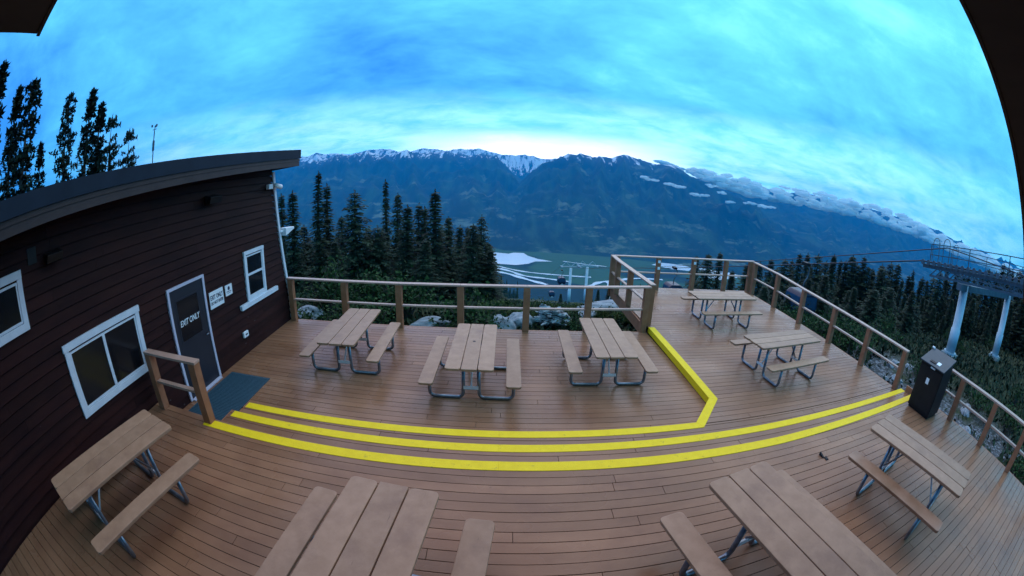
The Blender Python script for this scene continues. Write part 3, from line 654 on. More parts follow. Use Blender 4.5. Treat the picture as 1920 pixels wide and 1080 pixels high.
# white camera and floodlight near the corner
yc = yend(3.1) + .02
r = empty('security_camera', (XW + .06, yc, 3.10), 0, 'small white security camera on the corner of the building just under the eave', 'camera')
MB().tube([(0, -.02, 0), (.10, -.02, -.01)], .028, 12).build('mount', M_['white'], r, smooth=True)
m = MB(); m.tube([(.10, -.16, .02), (.10, .13, -.03)], [.055, .06], 14); m.build('camera_body', M_['white'], r, smooth=True)
m = MB(); m.tube([(.10, .131, -.03), (.10, .145, -.033)], .045, 14); m.build('lens', M_['dark'], r)
m = MB(); m.box(-.02, .08, -.42, -.22, -.06, .06); m.build('junction_box', M_['white'], r, bevel=.01)
yf = yend(1.95)
r = empty('flood_light', (XW + .06, yf + .06, 1.93), 0, 'flat white floodlight sticking out from the corner of the building above the back rail', 'lamp')
MB().tube([(0, -.03, 0), (.0, .10, .01)], .03, 10).build('arm', M_['white'], r, smooth=True)
MB().hexa([(-.10, .08, -.11), (.12, .08, -.11), (.08, .62, .0), (-.08, .62, .0), (-.10, .08, .09), (.12, .08, .09), (.08, .62, .055), (-.08, .62, .055)]).build('lamp_head', M_['white'], r, bevel=.01)
# mast with weather vane behind the roof
x, y = polar(-50.6, 15.5)
r = empty('weather_mast', (x, y, 2.6), 0, 'thin pole with a small wind sensor standing behind the roof of the brown building', 'mast')
MB().tube([(0, 0, -4.2), (0, 0, 3.0)], .022, 8).build('pole', M_['truss'], r)
m = MB(); m.tube([(0, 0, 2.3), (0, 0, 2.65)], .05, 8); m.build('sensor_housing', M_['truss'], r)
m = MB(); m.tube([(-.12, 0, 3.05), (.12, 0, 3.05)], .014, 6); m.tube([(0, 0, 3.0), (0, 0, 3.18)], .014, 6)
for a in (0, 120, 240): m.tube([(.12 * math.cos(R_(a)), .12 * math.sin(R_(a)), 3.14), (.12 * math.cos(R_(a)), .12 * math.sin(R_(a)), 3.22)], .04, 6)
m.build('wind_sensor', M_['truss'], r)

# ================================================================== CAMERA'S OWN BUILDING: GABLE ROOF OVERHEAD
own = empty('gabled_building', (0, 0, 0), 0, 'dark gable roof overhang in the two upper corners, edges sloping down both sides', 'building')
AX, AZ, YR = .18, 4.40 + CAMZ, .90
def gable(side, xe, sl):
    m = MB(); zt = AZ; ze = AZ - abs(xe - AX) * sl; n = .16
    m.hexa([(xe, -2.6, ze + .02), (xe, YR - .02, ze + .02), (AX, YR - .02, zt + .02), (AX, -2.6, zt + .02), (xe, -2.6, ze + n + .05), (xe, YR - .02, ze + n + .05), (AX, YR - .02, zt + n + .05), (AX, -2.6, zt + n + .05)])
    m.build('roof', M_['soffit'], own)
    m = MB(); m.hexa([(xe, YR - .018, ze), (xe, YR + .025, ze), (AX, YR + .025, zt), (AX, YR - .018, zt), (xe, YR - .018, ze + .24), (xe, YR + .025, ze + .24), (AX, YR + .025, zt + .24), (AX, YR - .018, zt + .24)])
    m.build('bargeboard', M_['soffit'], own)
gable(-1, -3.34, .835); gable(1, 5.2, .925)
m = MB(); m.add([(-3.2, -2.6, -.6), (4.6, -2.6, -.6), (4.6, -2.6, .6 + CAMZ), (AX, -2.6, 4.4 + CAMZ), (-3.2, -2.6, 1.6 + CAMZ), (-3.2, -2.8, -.6), (4.6, -2.8, -.6), (4.6, -2.8, .6 + CAMZ), (AX, -2.8, 4.4 + CAMZ), (-3.2, -2.8, 1.6 + CAMZ)],
            [(0, 4, 3, 2, 1), (5, 6, 7, 8, 9), (0, 1, 6, 5), (1, 2, 7, 6), (2, 3, 8, 7), (3, 4, 9, 8), (4, 0, 5, 9)])
m.build('wall', M_['sidingm'], own)

# ================================================================== SMALL THINGS ON THE DECK
mt = MB(); mt.box(-5.46, -4.42, 4.42, 6.20, H3 + .002, H3 + .016)
for yy_ in np.arange(4.46, 6.17, .045): mt.box(-5.44, -4.44, yy_, yy_ + .022, H3 + .016, H3 + .021)
tag(mt.build('door_mat', M_['matm']), 'blue green rubber mat lying in front of the exit door', 'mat')
# bear proof bin
b_ = empty('waste_bin', (8.33, 3.45, 0), 0, 'tall dark metal waste bin with a sloping lid at the right end of the steps', 'waste bin')
m = MB(); m.hexa([(-.30, -.37, .05), (.30, -.37, .05), (.30, .37, .05), (-.30, .37, .05), (-.30, -.37, .98), (.30, -.37, 1.13), (.30, .37, 1.13), (-.30, .37, .98)]); m.build('body', M_['dark'], b_, bevel=.012)
MB().box(-.27, .27, -.34, .34, .004, .05).build('plinth', M_['dark'], b_)
m = MB(); m.hexa([(-.36, -.40, .99), (.33, -.40, 1.165), (.33, .40, 1.165), (-.36, .40, .99), (-.36, -.40, 1.015), (.33, -.40, 1.19), (.33, .40, 1.19), (-.36, .40, 1.015)])
lid = m.build('lid', M_['binlid'], b_, bevel=.006)
m = MB(); m.box(-.315, -.302, -.34, .34, .10, .93); dd = m.build('door_panel', M_['dark'], b_, bevel=.004)
MB().box(-.325, -.316, -.03, .06, .62, .74).build('latch_plate', M_['bracket'], dd)
MB().box(-.330, -.303, -.10, .04, .945, .975).build('handle', M_['bracket'], b_)
def onlid(x): return .99 + (x + .36) * .2536 + .0262
m = MB(); m.hexa([(x, y, onlid(x) + e) for e in (0, .003) for x, y in ((-.24, -.17), (-.12, -.17), (-.12, -.06), (-.24, -.06))]); m.build('sticker', M_['white'], lid)
m = MB(); m.hexa([(x, y, onlid(x) + e) for e in (0, .012) for x, y in ((-.27, -.04), (-.20, -.04), (-.20, .14), (-.27, .14))]); m.build('grip', M_['dark'], lid)
MB().tube([(.27, .34, 1.19), (.27, .42, 1.19)], .025, 8).build('hinge_pin', M_['bracket'], b_)
# scrap of bark on the deck
m = MB(); m.hexa([(-.03, -.05, 0), (.035, -.045, 0), (.05, .05, 0), (-.02, .04, 0), (-.02, -.03, .015), (.02, -.03, .02), (.03, .04, .018), (-.01, .03, .014)]); m.hexa([(-.05, .03, 0), (-.02, .02, 0), (-.03, .14, .01), (-.07, .13, .01), (-.05, .03, .01), (-.02, .02, .012), (-.035, .14, .05), (-.06, .13, .05)])
o = m.build('bark_scrap', M_['dark']); o.location = (4.53, 3.2, .002); tag(o, 'small dark scrap of bark lying on the near deck below the yellow strips', 'debris')

# ================================================================== GONDOLA LIFT
def lift_tower(cols, label, groups, zg, ztop, rad, arm_w, L, slope, name='lift_tower'):
    r = empty(name, (cols[0][0], cols[0][1], zg[0]), 0, label, 'lift tower')
    def loc(p): return (p[0] - cols[0][0], p[1] - cols[0][1], p[2] - zg[0])
    for (x, y), z0, z1 in zip(cols, zg, ztop):
        cm = MB(); cm.tube([loc((x, y, z0 + .35)), loc((x, y, z0 + (z1 - z0) * .42)), loc((x, y, z0 + (z1 - z0) * .42 + .02)), loc((x, y, z1))], [rad, rad, rad * .86, rad * .84], 20)
        col = cm.build('column', M_['steel'], r, smooth=True)
        fm = MB(); fx, fy, fz = loc((x, y, z0)); fm.hexa([(fx + a * s_, fy + b * s_, fz + zz_) for s_, zz_ in ((rad * 1.9, -1.0), (rad * 1.45, .34)) for a, b in ((-1, -1), (1, -1), (1, 1), (-1, 1))]); fm.build('footing', M_['conc'], col)
        fm = MB(); fm.tube([(fx, fy, fz + .341), (fx, fy, fz + .42)], rad * 1.35, 16); fm.build('base_flange', M_['steel'], col)
        lm = MB()
        for s_ in (-.12, .12): lm.bar((fx + rad + .06, fy + s_, fz + .5), (fx + rad + .06, fy + s_, fz + z1 - z0), .03, .03)
        k = .7
        while k < z1 - z0: lm.bar((fx + rad + .06, fy - .12, fz + k), (fx + rad + .06, fy + .12, fz + k), .02, .02); k += .3
        lm.build('ladder', M_['truss'], col)
    return r, loc
T1, T2 = (20.5, 7.9), (28.6, 6.6)
tw, loc = lift_tower([T1, T2], 'large near lift tower on two pale columns beyond the right rail, with long catwalk', None, [gz(*T1) - .1, gz(*T2) - .1], [1.85, 1.9], .33, 8, 9, -.2)
def train(cx, z0, y0, y1, slope, parent, loc, front=True):
    fr = MB(); n = int((y1 - y0) / .62)
    def q(x, y, z): return loc((x, y, z0 + slope * (y - y0) + z))
    for s_ in (-.45, .45):
        fr.bar(q(cx + s_, y0, .0), q(cx + s_, y1, .0), .07, .16); fr.bar(q(cx + s_, y0 + .6, -.42), q(cx + s_, y1 - .6, -.42), .07, .10)
        for i in range(n):
            a = y0 + .6 + (y1 - y0 - 1.2) * i / n; b2 = y0 + .6 + (y1 - y0 - 1.2) * (i + 1) / n
            fr.bar(q(cx + s_, a, -.42 if i % 2 else 0), q(cx + s_, b2, 0 if i % 2 else -.42), .04, .05)
    fr.build('catwalk_truss', M_['truss'], parent)
    gr = MB()
    k = y0
    while k < y1: gr.bar(q(cx - .45, k, .10), q(cx + .45, k, .10), .06, .03); k += .16
    gr.build('catwalk_grating', M_['truss'], parent)
    k = y0 + .1
    while k < y1 and front:
        a = Vector(q(cx - .62, k, .18)); MB().tube([a, a + Vector((-.08, 0, 0))], .13, 14).build('sheave_wheel', M_['truss'], parent); k += .42
    rl = MB(); k = y0 + .5; prev = None
    while k < y1 + .01:
        for s_ in (.45,): rl.bar(q(cx + s_, k, .1), q(cx + s_, k, 1.15), .05, .05, up=(0, 1, 0))
        k += (y1 - y0 - .5) / 3
    for hh in (.62, 1.15): rl.bar(q(cx + .45, y0, hh), q(cx + .45, y1, hh), .04, .04)
    for i in range(2 if front else 1):
        yy2 = y1 - .5 - i * .8
        pts = [q(cx + .2, yy2 + .24 * math.cos(R_(a)), 1.2 + .26 * math.sin(R_(a))) for a in range(0, 181, 20)]
        rl.tube([q(cx + .2, yy2 + .24, .1)] + pts + [q(cx + .2, yy2 - .24, .1)], .022, 6)
    rl.build('handrail', M_['truss'], parent)
train(20.5, 3.15, 1.6, 11.0, -.125, tw, loc); train(28.6, 3.0, 1.5, 13.0, -.08, tw, loc, False)
m = MB(); m.bar(loc((19.6, 7.95, 1.72)), loc((29.6, 6.45, 1.85)), .36, .30); m.build('crossarm', M_['truss'], tw)
S1, S2 = polar(9.15, 130), polar(11.4, 130)
tw2, loc2 = lift_tower([S1, S2], 'distant lift tower on two white columns down the slope, seen against the valley', None, [gz(*S1) - .3, gz(*S2) - .3], [-24.7, -24.0], .50, 8, 9, 0)
m = MB()
for (ax, aw, z0) in ((S1, 2.9, -24.3), (S2, 2.9, -23.6)):
    x, y = ax
    m.bar(loc2((x - aw, y, z0)), loc2((x + aw, y, z0)), .22, .30); 
    for s_ in (-1, 1):
        m.bar(loc2((x, y, z0 + .1)), loc2((x + s_ * 1.6, y, z0 + 1.5)), .14, .14); m.bar(loc2((x + s_ * 1.6, y, z0 + 1.5)), loc2((x + s_ * aw, y, z0 + .2)), .10, .10)
        m.bar(loc2((x + s_ * aw, y - 2.2, z0 + .35)), loc2((x + s_ * aw, y + 2.2, z0 - .3)), .35, .30)
m.build('crossarm', M_['steel'], tw2)
def cable(name, pts, r, label, group):
    out = []
    for a, b2 in zip(pts, pts[1:]):
        a = Vector(a); b2 = Vector(b2); L = (b2 - a).length
        for k in range(12):
            t_ = k / 12; p = a.lerp(b2, t_); p.z -= 4 * t_ * (1 - t_) * L * .006; out.append(p)
    out.append(Vector(pts[-1])); tag(MB().tube(out, r, 6).build(name, M_['cable'], smooth=True), label, 'cable', group)
L1 = [(19.85, 1.6, 3.4), (19.85, 11.0, 2.2), (17.6, 129.0, -24.4), (13.0, 420, -120)]
L2 = [(27.95, 1.5, 3.5), (27.95, 13.0, 3.2), (28.2, 127.0, -23.8), (25, 420, -119)]
cable('lift_cable', L1, .035, 'lower dark lift cable running from the near end of the catwalk', 'gondola cables')
cable('lift_cable', L2, .035, 'upper dark lift cable running from the far side of the catwalk', 'gondola cables')
def make_cabin():
    r = empty('gondola_cabin')
    m = MB(); prof = [(-.62, -1.9), (.62, -1.9), (.92, -1.55), (1.0, -.9), (.88, -.25), (.60, .0), (-.60, .0), (-.88, -.25), (-1.0, -.9), (-.92, -1.55)]
    n = len(prof); A = [(x, -.95, z) for x, z in prof]; B = [(x, .95, z) for x, z in prof]
    m.add(A + B, [tuple(range(n)), tuple(reversed(range(n, 2 * n)))] + [(i, n + i, n + (i + 1) % n, (i + 1) % n) for i in range(n)])
    m.build('cabin_body', M_['cabin'], r, bevel=.12)
    MB().box(-.80, .80, -.965, -.952, -1.05, -.22).build('window', M_['cabglass'], r); MB().box(-.80, .80, .952, .965, -1.05, -.22).build('window', M_['cabglass'], r)
    g = MB(); g.hexa([(.99, -.8, -1.05), (1.006, -.8, -1.05), (1.006, .8, -1.05), (.99, .8, -1.05), (.89, -.8, -.25), (.906, -.8, -.25), (.906, .8, -.25), (.89, .8, -.25)]); g.build('side_window', M_['cabglass'], r); g = MB()
    g.hexa([(-1.006, -.8, -1.05), (-.99, -.8, -1.05), (-.99, .8, -1.05), (-1.006, .8, -1.05), (-.906, -.8, -.25), (-.89, -.8, -.25), (-.89, .8, -.25), (-.906, .8, -.25)])
    g.build('side_window', M_['cabglass'], r)
    m = MB(); m.tube([(0, 0, 0), (0, 0, .35), (.05, 0, .6), (.30, 0, .9), (.33, 0, 1.45), (.05, 0, 1.75)], .055, 8); m.build('hanger_arm', M_['truss'], r, smooth=True)
    m = MB(); m.box(-.25, .15, -.30, .30, 1.68, 1.90); m.build('grip', M_['dark'], r)
    m = MB(); m.box(-.55, .55, -1.06, -.97, -1.85, -1.78); m.box(-.12, .12, -1.0, -.972, -1.72, -1.50); m.build('ski_rack', M_['bracket'], r)
    return r
cab = make_cabin()
def zl(y): 
    t_ = (y - 11) / 118.0; return 2.2 + (-26.6) * t_ - 4 * t_ * (1 - t_) * 121 * .006
for i, (x, y, z, a, lab) in enumerate([(19.64, 21.3, zl(21.3), .0, 'nearest dark blue gondola cabin, behind the right hand rail in front of the dense forest'),
                                    (19.2, 44.0, zl(44), .06, 'dark blue gondola cabin seen through the far rail of the right-hand deck'),
                                    (14.8, 106, zl(106) - .8, .1, 'small dark gondola cabin just left of the distant lift tower, upper of the two there'),
                                    (17.2, 146, -35.4, .1, 'smallest dark gondola cabin, below and left of the distant lift tower')]):
    o = cab if i == 0 else copy_tree(cab); o.location = (x, y, z - 1.78); o.rotation_euler = (0, 0, a); tag(o, lab, 'gondola cabin', 'gondola cabins hanging from the lift cable')

# ================================================================== TREES
def conifer_meshes(name, H, R, seed, style='fir', taper=.85):
    rnd = random.Random(seed); cr = MB(); tr = MB()
    bend_ = (rnd.uniform(-.02, .02), rnd.uniform(-.02, .02))
    def axis(z): return Vector((bend_[0] * z, bend_[1] * z, z))
    tr.tube([axis(0) - Vector((0, 0, 1.5)), axis(H * .5), axis(H)], [H * .016 + .04, H * .010 + .02, .012], 7)
    z = H * (.05 if style == 'fir' else .22); step = .20 if style == 'fir' else .27
    def quad(p, d, ln, wd):
        s_ = d.cross(Vector((rnd.uniform(-.5, .5), rnd.uniform(-.5, .5), 1))).normalized() * wd
        tip = p + d * ln; mid = p + d * ln * .45
        cr.add([p - s_ * .25, mid - s_, tip, mid + s_], [(0, 1, 2, 3)])
    while z < H * .985:
        t_ = z / H
        rad = R * ((1 - t_) ** taper + .03) * (min(1, (t_ + .12) * 3.0) if style == 'fir' else 1)
        rad *= rnd.uniform(.72, 1.2) * 1.5
        if style != 'fir' and rnd.random() < .15: z += step; continue
        nb = rnd.randint(5, 8) if style == 'fir' else rnd.randint(3, 6)
        a0 = rnd.uniform(0, 6.28)
        for i in range(nb):
            a = a0 + 6.283 * i / nb + rnd.uniform(-.35, .35); L = rad * rnd.uniform(.55, 1.12)
            if L < .05: L = .05
            droop = (-.35 - .25 * (1 - t_)) if style == 'fir' else rnd.uniform(-.25, .30)
            d = Vector((math.cos(a), math.sin(a), droop)).normalized(); p0 = axis(z + rnd.uniform(-.08, .08))
            k = max(2, int(L / .19)) if style == 'fir' else max(2, int(L / .22))
            if style == 'fir':
                for j in range(k):
                    u = (j + .5) / k; p = p0 + d * L * u + Vector((0, 0, .10 * L * u * u))
                    sz = .30 * (1.25 - .5 * u) * (.6 + .4 * min(1, L))
                    for s_ in (-1, 1):
                        dd_ = (d + Vector((-math.sin(a), math.cos(a), 0)) * s_ * rnd.uniform(.6, 1.2) + Vector((0, 0, rnd.uniform(-.45, .1)))).normalized()
                        quad(p, dd_, sz * rnd.uniform(.8, 1.4), .075)
                quad(p0 + d * L * .8, d, .26, .06)
            else:
                for j in range(k):
                    u = (j + .8) / (k + .3); p = p0 + d * L * u
                    if u < .35 and rnd.random() < .5: continue
                    for q in range(13):
                        dd_ = Vector((rnd.gauss(0, 1), rnd.gauss(0, 1), rnd.gauss(.35, .8))).normalized(); quad(p, dd_, rnd.uniform(.14, .30), .075)
                tr.tube([p0, p0 + d * L * .9], [.018, .006], 4, cap=False)
        z += step * rnd.uniform(.75, 1.25) * (.7 + .5 * (1 - t_))
    for q in range(8): quad(axis(H * (.97 + .03 * q / 8)), Vector((rnd.uniform(-.6, .6), rnd.uniform(-.6, .6), 1)).normalized(), .18, .03)
    return cr, tr
def tree_proto(kind, H, R, seed, style, needle, bark, taper=.85):
    cr, tr = conifer_meshes(kind, H, R, seed, style, taper)
    root = empty(kind); cr.build('crown', needle, root); tr.build('trunk', bark, root, smooth=True)
    root['kind_'] = style; return root
FIR = [tree_proto('fir_tree', 10, 1.25, 11, 'fir', M_['needle'], M_['bark'], .80), tree_proto('fir_tree', 10, .85, 12, 'fir', M_['needle'], M_['bark'], .95),
       tree_proto('fir_tree', 10, 1.55, 13, 'fir', M_['needle'], M_['bark'], .65), tree_proto('fir_tree', 10, .60, 14, 'fir', M_['needle'], M_['bark'], .9),
       tree_proto('fir_tree', 10, 1.1, 15, 'fir', M_['needle'], M_['deadbark'], .7)]
PINE = [tree_proto('pine_tree', 10, 1.15, 31, 'pine', M_['needle2'], M_['bark'], .45), tree_proto('pine_tree', 10, .75, 32, 'pine', M_['needle2'], M_['bark'], .5), tree_proto('pine_tree', 10, 1.3, 33, 'pine', M_['needle2'], M_['bark'], .35)]
used = set()
def plant(P, az, r, top_el, label, group, wscale=1.0, cat='tree', top_z=None, lean=0):
    x, y = polar(az, r); zg = gz(x, y) - .2
    zt = top_z if top_z is not None else CAMZ + r * math.tan(R_(top_el))
    h = zt - zg; s = h / 10.0
    if id(P) in used: o = copy_tree(P)
    else: o = P; used.add(id(P))
    o.location = (x, y, zg); ws = s ** .55 * wscale * (1.55 if P['kind_'] == 'fir' else 1.25); o.scale = (ws, ws, s); o.rotation_euler = (lean, 0, random.uniform(0, 6.28))
    tag(o, label, cat, group); return o
# group behind the back rail: (az, r, top el, proto, width, words)
CEN = [(-30.5, 31, -1.6, 3, 1.0, 'thin dark fir beside the brown building corner, leftmost behind the back rail'),
       (-29.2, 27, -1.4, 1, 1.1, 'second fir from the left behind the back rail, with a broad base and narrow top'),
       (-27.4, 34, -6.0, 4, 1.0, 'low fir between the tall spires, left part of the back rail group'),
       (-25.7, 30, .95, 1, .85, 'tall narrow fir spire rising highest in the left half behind the back rail'),
       (-24.3, 31.5, -.8, 3, 1.1, 'slim fir spire touching the right side of the tallest one at the left'),
       (-22.3, 36, -5.3, 0, 1.0, 'fir in the gap between the slim pair and the broad rounded fir'),
       (-20.4, 28, -1.9, 2, .95, 'broad rounded fir with a bushy top, third clump from the building corner'),
       (-18.5, 34, -7.2, 0, 1.1, 'low bushy fir right of the broad rounded fir'),
       (-17.2, 28, -6.8, 2, .95, 'wide dark fir under the bare topped spire'),
       (-15.9, 33, -.7, 3, .75, 'very thin fir spire with a bare top, above the middle of the group'),
       (-14.5, 31, -2.6, 0, .75, 'fir with an open ragged top right beside the very thin spire'),
       (-13.3, 27.5, -4.2, 1, 1.15, 'dark fir with a pointed top standing in front of the ragged one'),
       (-11.8, 34, -3.9, 4, .8, 'pale tipped fir just left of the tall pointed one'),
       (-10.7, 33, -4.4, 3, 1.1, 'slender fir pressed against the left side of the tall pointed one'),
       (-9.5, 28, -2.2, 1, 1.15, 'tall pointed fir right of centre in the group behind the back rail'),
       (-7.6, 30, -5.8, 0, .8, 'medium fir on the right of the tall pointed one'),
       (-6.3, 33, -6.9, 4, .85, 'short fir filling the gap left of the last rounded fir'),
       (-5.0, 31, -8.6, 0, .8, 'lowest fir beside the last rounded fir'),
       (-3.1, 28, -5.5, 2, .62, 'last fir on the right of the group, rounded, beside the pale reservoir'),
       (-4.3, 26.5, -6.8, 0, .9, 'fir half hidden behind the left side of the last rounded fir'),
       (-1.9, 27, -10.2, 0, .9, 'small fir at the right foot of the last rounded fir'),
       (-23.4, 25, -8.5, 0, .9, 'short near fir under the slim pair, just over the back rail'),
       (-11.2, 25, -8.8, 4, .9, 'short near fir over the back rail under the pale tipped one')]
for az, r, el, p, wsc, lab in CEN: plant(FIR[p], az, r, el, lab, 'firs behind the back rail', wsc)
for i in range(26):
    az = -32 + 31 * (i + .5) / 26 + random.uniform(-.6, .6); r = random.uniform(36, 50)
    plant(random.choice(FIR[:3]), az, r, random.uniform(-9.5, -7.0), 'dark fir in the shaded back rows behind the back rail firs', 'back rows of firs behind the back rail', 1.0)
# tall pines behind the brown building
for az, r, el, p, wsc, lab in [(-80.5, 27, 20.5, 1, 1.1, 'leftmost tall tree at the left edge, dense and hanging, behind the roof'),
                               (-76.2, 28, 17.3, 1, 1.0, 'second tall pine from the left edge, narrow and ragged'),
                               (-73.6, 26, 17.9, 0, 1.0, 'third tall pine from the left edge, with an open top'),
                               (-70.3, 30, 10.2, 1, .9, 'low pine tucked against the right side of the three left hand pines'),
                               (-65.3, 29, 15.4, 0, .75, 'pine with a bare stem, left of the group of four above the roof'),
                               (-62.4, 30, 15.5, 1, 1.0, 'tallest pine of the group above the middle of the roof'),
                               (-60.1, 31, 13.5, 1, 1.0, 'pine just right of the tallest one above the roof'),
                               (-57.9, 30, 11.7, 2, .6, 'bushy pine second from the right above the roof'),
                               (-54.7, 31, 9.6, 2, .55, 'small rightmost pine above the roof, left of the thin mast')]:
    plant(PINE[p], az, r, el, lab, 'pines behind the brown building', wsc)
plant(FIR[3], -81.0, 24, 9.5, 'thin fir low at the left edge above the roof', 'pines behind the brown building', .8)
# dense forest beyond the right rail
FT = ([26, 30, 33, 36, 40, 46, 50, 53, 58, 63, 66, 70, 76, 80, 84, 90], [-9.8, -8.6, -8.6, -8.2, -7.0, -5.4, -5.2, -4.7, -4.6, -3.6, -2.9, -1.6, .6, 1.6, 2.6, 3.2])
az = 26.5; k = 0
side_words = ['narrow', 'pointed', 'ragged topped', 'slim', 'dense', 'tall', 'short', 'bushy', 'spindly']
place_words = [(36, 'beyond the far rail'), (46, 'behind the nearest gondola cabin'), (56, 'left of the lift tower'), (66, 'close left of the catwalk'), (78, 'behind the tower columns'), (99, 'at the right edge behind the catwalk')]
n_front = 0
while az < 90:
    r = random.uniform(44, 54); el = float(np.interp(az, *FT)) + random.choice((-1.2, -.6, -.1, .3, .6, 1.0)) * (.75 if az > 36 else 1)
    if az < 36: r = random.uniform(50, 62)
    pw_ = next(w_ for a_, w_ in place_words if az < a_)
    p = random.choice((0, 1, 1, 3, 2, 4, 0))
    plant(FIR[p], az, r, el, 'front row forest fir, ' + pw_, 'forest front row, ' + pw_, random.uniform(.95, 1.4))
    az += random.uniform(.75, 1.35) if az > 36 else random.uniform(1.6, 2.6)
az = 38
while az < 92:
    r = random.uniform(58, 76); el = float(np.interp(az, *FT)) + random.uniform(-2.2, -.2)
    pw_ = next(w_ for a_, w_ in place_words if az < a_)
    plant(random.choice(FIR), az, r, el, 'back row forest fir, ' + pw_, 'forest back row, ' + pw_, 1.0); az += random.uniform(1.0, 1.7)
az = 37
while az < 92:
    r = random.uniform(25, 38) if az < 62 else random.uniform(36, 44); el = float(np.interp(az, *FT)) - random.uniform(2.2, 6.0)
    pw_ = next(w_ for a_, w_ in place_words if az < a_)
    plant(random.choice(FIR[:3]), az, r, el, 'short near edge forest fir, ' + pw_, 'forest near edge, ' + pw_, 1.0); az += random.uniform(.7, 1.3)
for az, r, el in [(13.2, 95, -14.6), (14.6, 100, -14.2), (12.4, 70, -16.0), (16.2, 60, -14.8), (17.6, 64, -14.6), (19.5, 58, -14.0), (8.0, 90, -15.6)]:
    plant(FIR[1], az, r, el, 'small fir on the slope beside the distant lift tower', 'small firs on the slope by the distant tower', 1.1)

# far woods on the lower slope: one mass
rng = np.random.default_rng(5)
m = MB()
for i in range(2600):
    a = rng.uniform(-55, 80); r = rng.uniform(170, 900)
    if 2 < a < 15 and r > 100: continue
    x, y = polar(a, r); zg = gz(x, y); h = rng.uniform(9, 16); wr = h * .13; o_ = len(m.v)
    for lv in range(2):
        zb = zg + h * (.05 + .4 * lv); rr = wr * (1 - .42 * lv); zt_ = zg + h * (.62 + .38 * lv)
        o_ = len(m.v)
        for j in range(6): t_ = j * 1.047 + i; m.v.append((x + rr * math.cos(t_) * (1 + .35 * ((i * 7 + j * 3) % 3 - 1)), y + rr * math.sin(t_), zb))
        m.v.append((x, y, zt_)); m.f += [(o_ + j, o_ + (j + 1) % 6, o_ + 6) for j in range(6)]
tag(m.build('hillside_woods', M_['needle']), 'dark fir woods covering the slope far below the deck', 'woods', kind='stuff')

# ================================================================== SHRUBS, GROUND COVER, ROCKS
def shrub_proto(seed, m, R=.6, H=.7, n=420, name='shrub'):
    rnd = random.Random(seed); root = empty(name); st = MB(); lf = MB(); tips = []
    for i in range(16):
        a = rnd.uniform(0, 6.28); sp = rnd.uniform(.1, 1) * R; p0 = Vector((0, 0, -.15)); p1 = Vector((math.cos(a) * sp * .5, math.sin(a) * sp * .5, H * rnd.uniform(.35, .6))); p2 = Vector((math.cos(a) * sp, math.sin(a) * sp, H * rnd.uniform(.5, 1.1)))
        st.tube([p0, p1, p2], [.014, .010, .004], 5, cap=False); tips += [(p1, .6), (p2, 1), (p1.lerp(p2, .5), 1)]
    for i in range(n):
        c_, wgt = rnd.choice(tips); p = c_ + Vector((rnd.gauss(0, .10), rnd.gauss(0, .10), rnd.gauss(0, .08)))
        d = Vector((rnd.gauss(0, 1), rnd.gauss(0, 1), rnd.gauss(.3, .7))).normalized(); s_ = d.orthogonal().normalized(); s_ = (Matrix.Rotation(rnd.uniform(0, 6.28), 3, d) @ s_) * rnd.uniform(.018, .034); L = rnd.uniform(.05, .11)
        lf.add([p, p + d * L * .5 - s_, p + d * L, p + d * L * .5 + s_], [(0, 1, 2, 3)])
    lf.build('foliage', m, root); st.build('stems', M_['bark'], root); return root
SH = [shrub_proto(1, M_['leaf'], .65, .75), shrub_proto(2, M_['leaf'], .8, .55), shrub_proto(3, M_['leafy'], .7, .5, 380), shrub_proto(4, M_['leaf'], .45, .95)]
shu = set()
def shrub(p, x, y, s, label, group):
    P = SH[p]
    o = copy_tree(P) if p in shu else P; shu.add(p)
    o.location = (x, y, gz(x, y) - .03); o.scale = (s, s, s * random.uniform(.85, 1.15)); o.rotation_euler = (0, 0, random.uniform(0, 6.28)); tag(o, label, 'shrub', group)
for i in range(46):
    x = -6.2 + 9.4 * (i / 46) + random.uniform(-.25, .25); y = random.choice((10.2, 10.8, 11.8, 12.9, 14.0)) + random.uniform(-.2, .4)
    if any(abs(x - a) < 1.0 and y > b - 2.6 for a, b in ((-2.3, 13.3), (0.2, 13.4), (1.7, 14.2), (3.6, 15.5))) and random.random() < .85: continue
    shrub(random.choice((0, 0, 1, 3)), x, y, random.uniform(.75, 1.25) * (1 + (y - 10) * .08) * (1.3 if x < -1 else 1), 'low green shrub just beyond the back rail of the lower deck', 'shrubs beyond the back rail')
for i in range(22):
    az = -4 + 24 * i / 22; r = random.uniform(14.5, 17.5); x, y = polar(az, r)
    if x > 3.3 and y < 14: continue
    shrub(2, x, y, random.uniform(.6, .95), 'yellow green shrub on the brow above the valley', 'yellow green shrubs on the brow')
for i in range(48):
    y = 13.5 - 14.5 * (i / 48); x = random.choice((9.9, 10.6, 11.6, 13.0)) + random.uniform(-.3, .5)
    if -1 < y < 8 and x < 12.6 and random.random() < .8: continue
    shrub(random.choice((0, 1, 1, 3)), x, y, random.uniform(.7, 1.3) * (1 + (x - 10) * .07), 'low green shrub on the slope just beyond the right hand rails', 'shrubs beyond the right rails')
for i in range(30):
    az = random.uniform(44, 95); r = random.uniform(15, 36); x, y = polar(az, r)
    if any(abs(math.degrees(math.atan2(x, y)) - a) < 5 and r < q + 1 for a, q in ((69, 22), (77, 29.3))): continue
    shrub(random.choice((0, 1, 3)), x, y, random.uniform(.8, 1.5), 'dark green shrub on the clearing around the near lift tower', 'shrubs around the near lift tower')
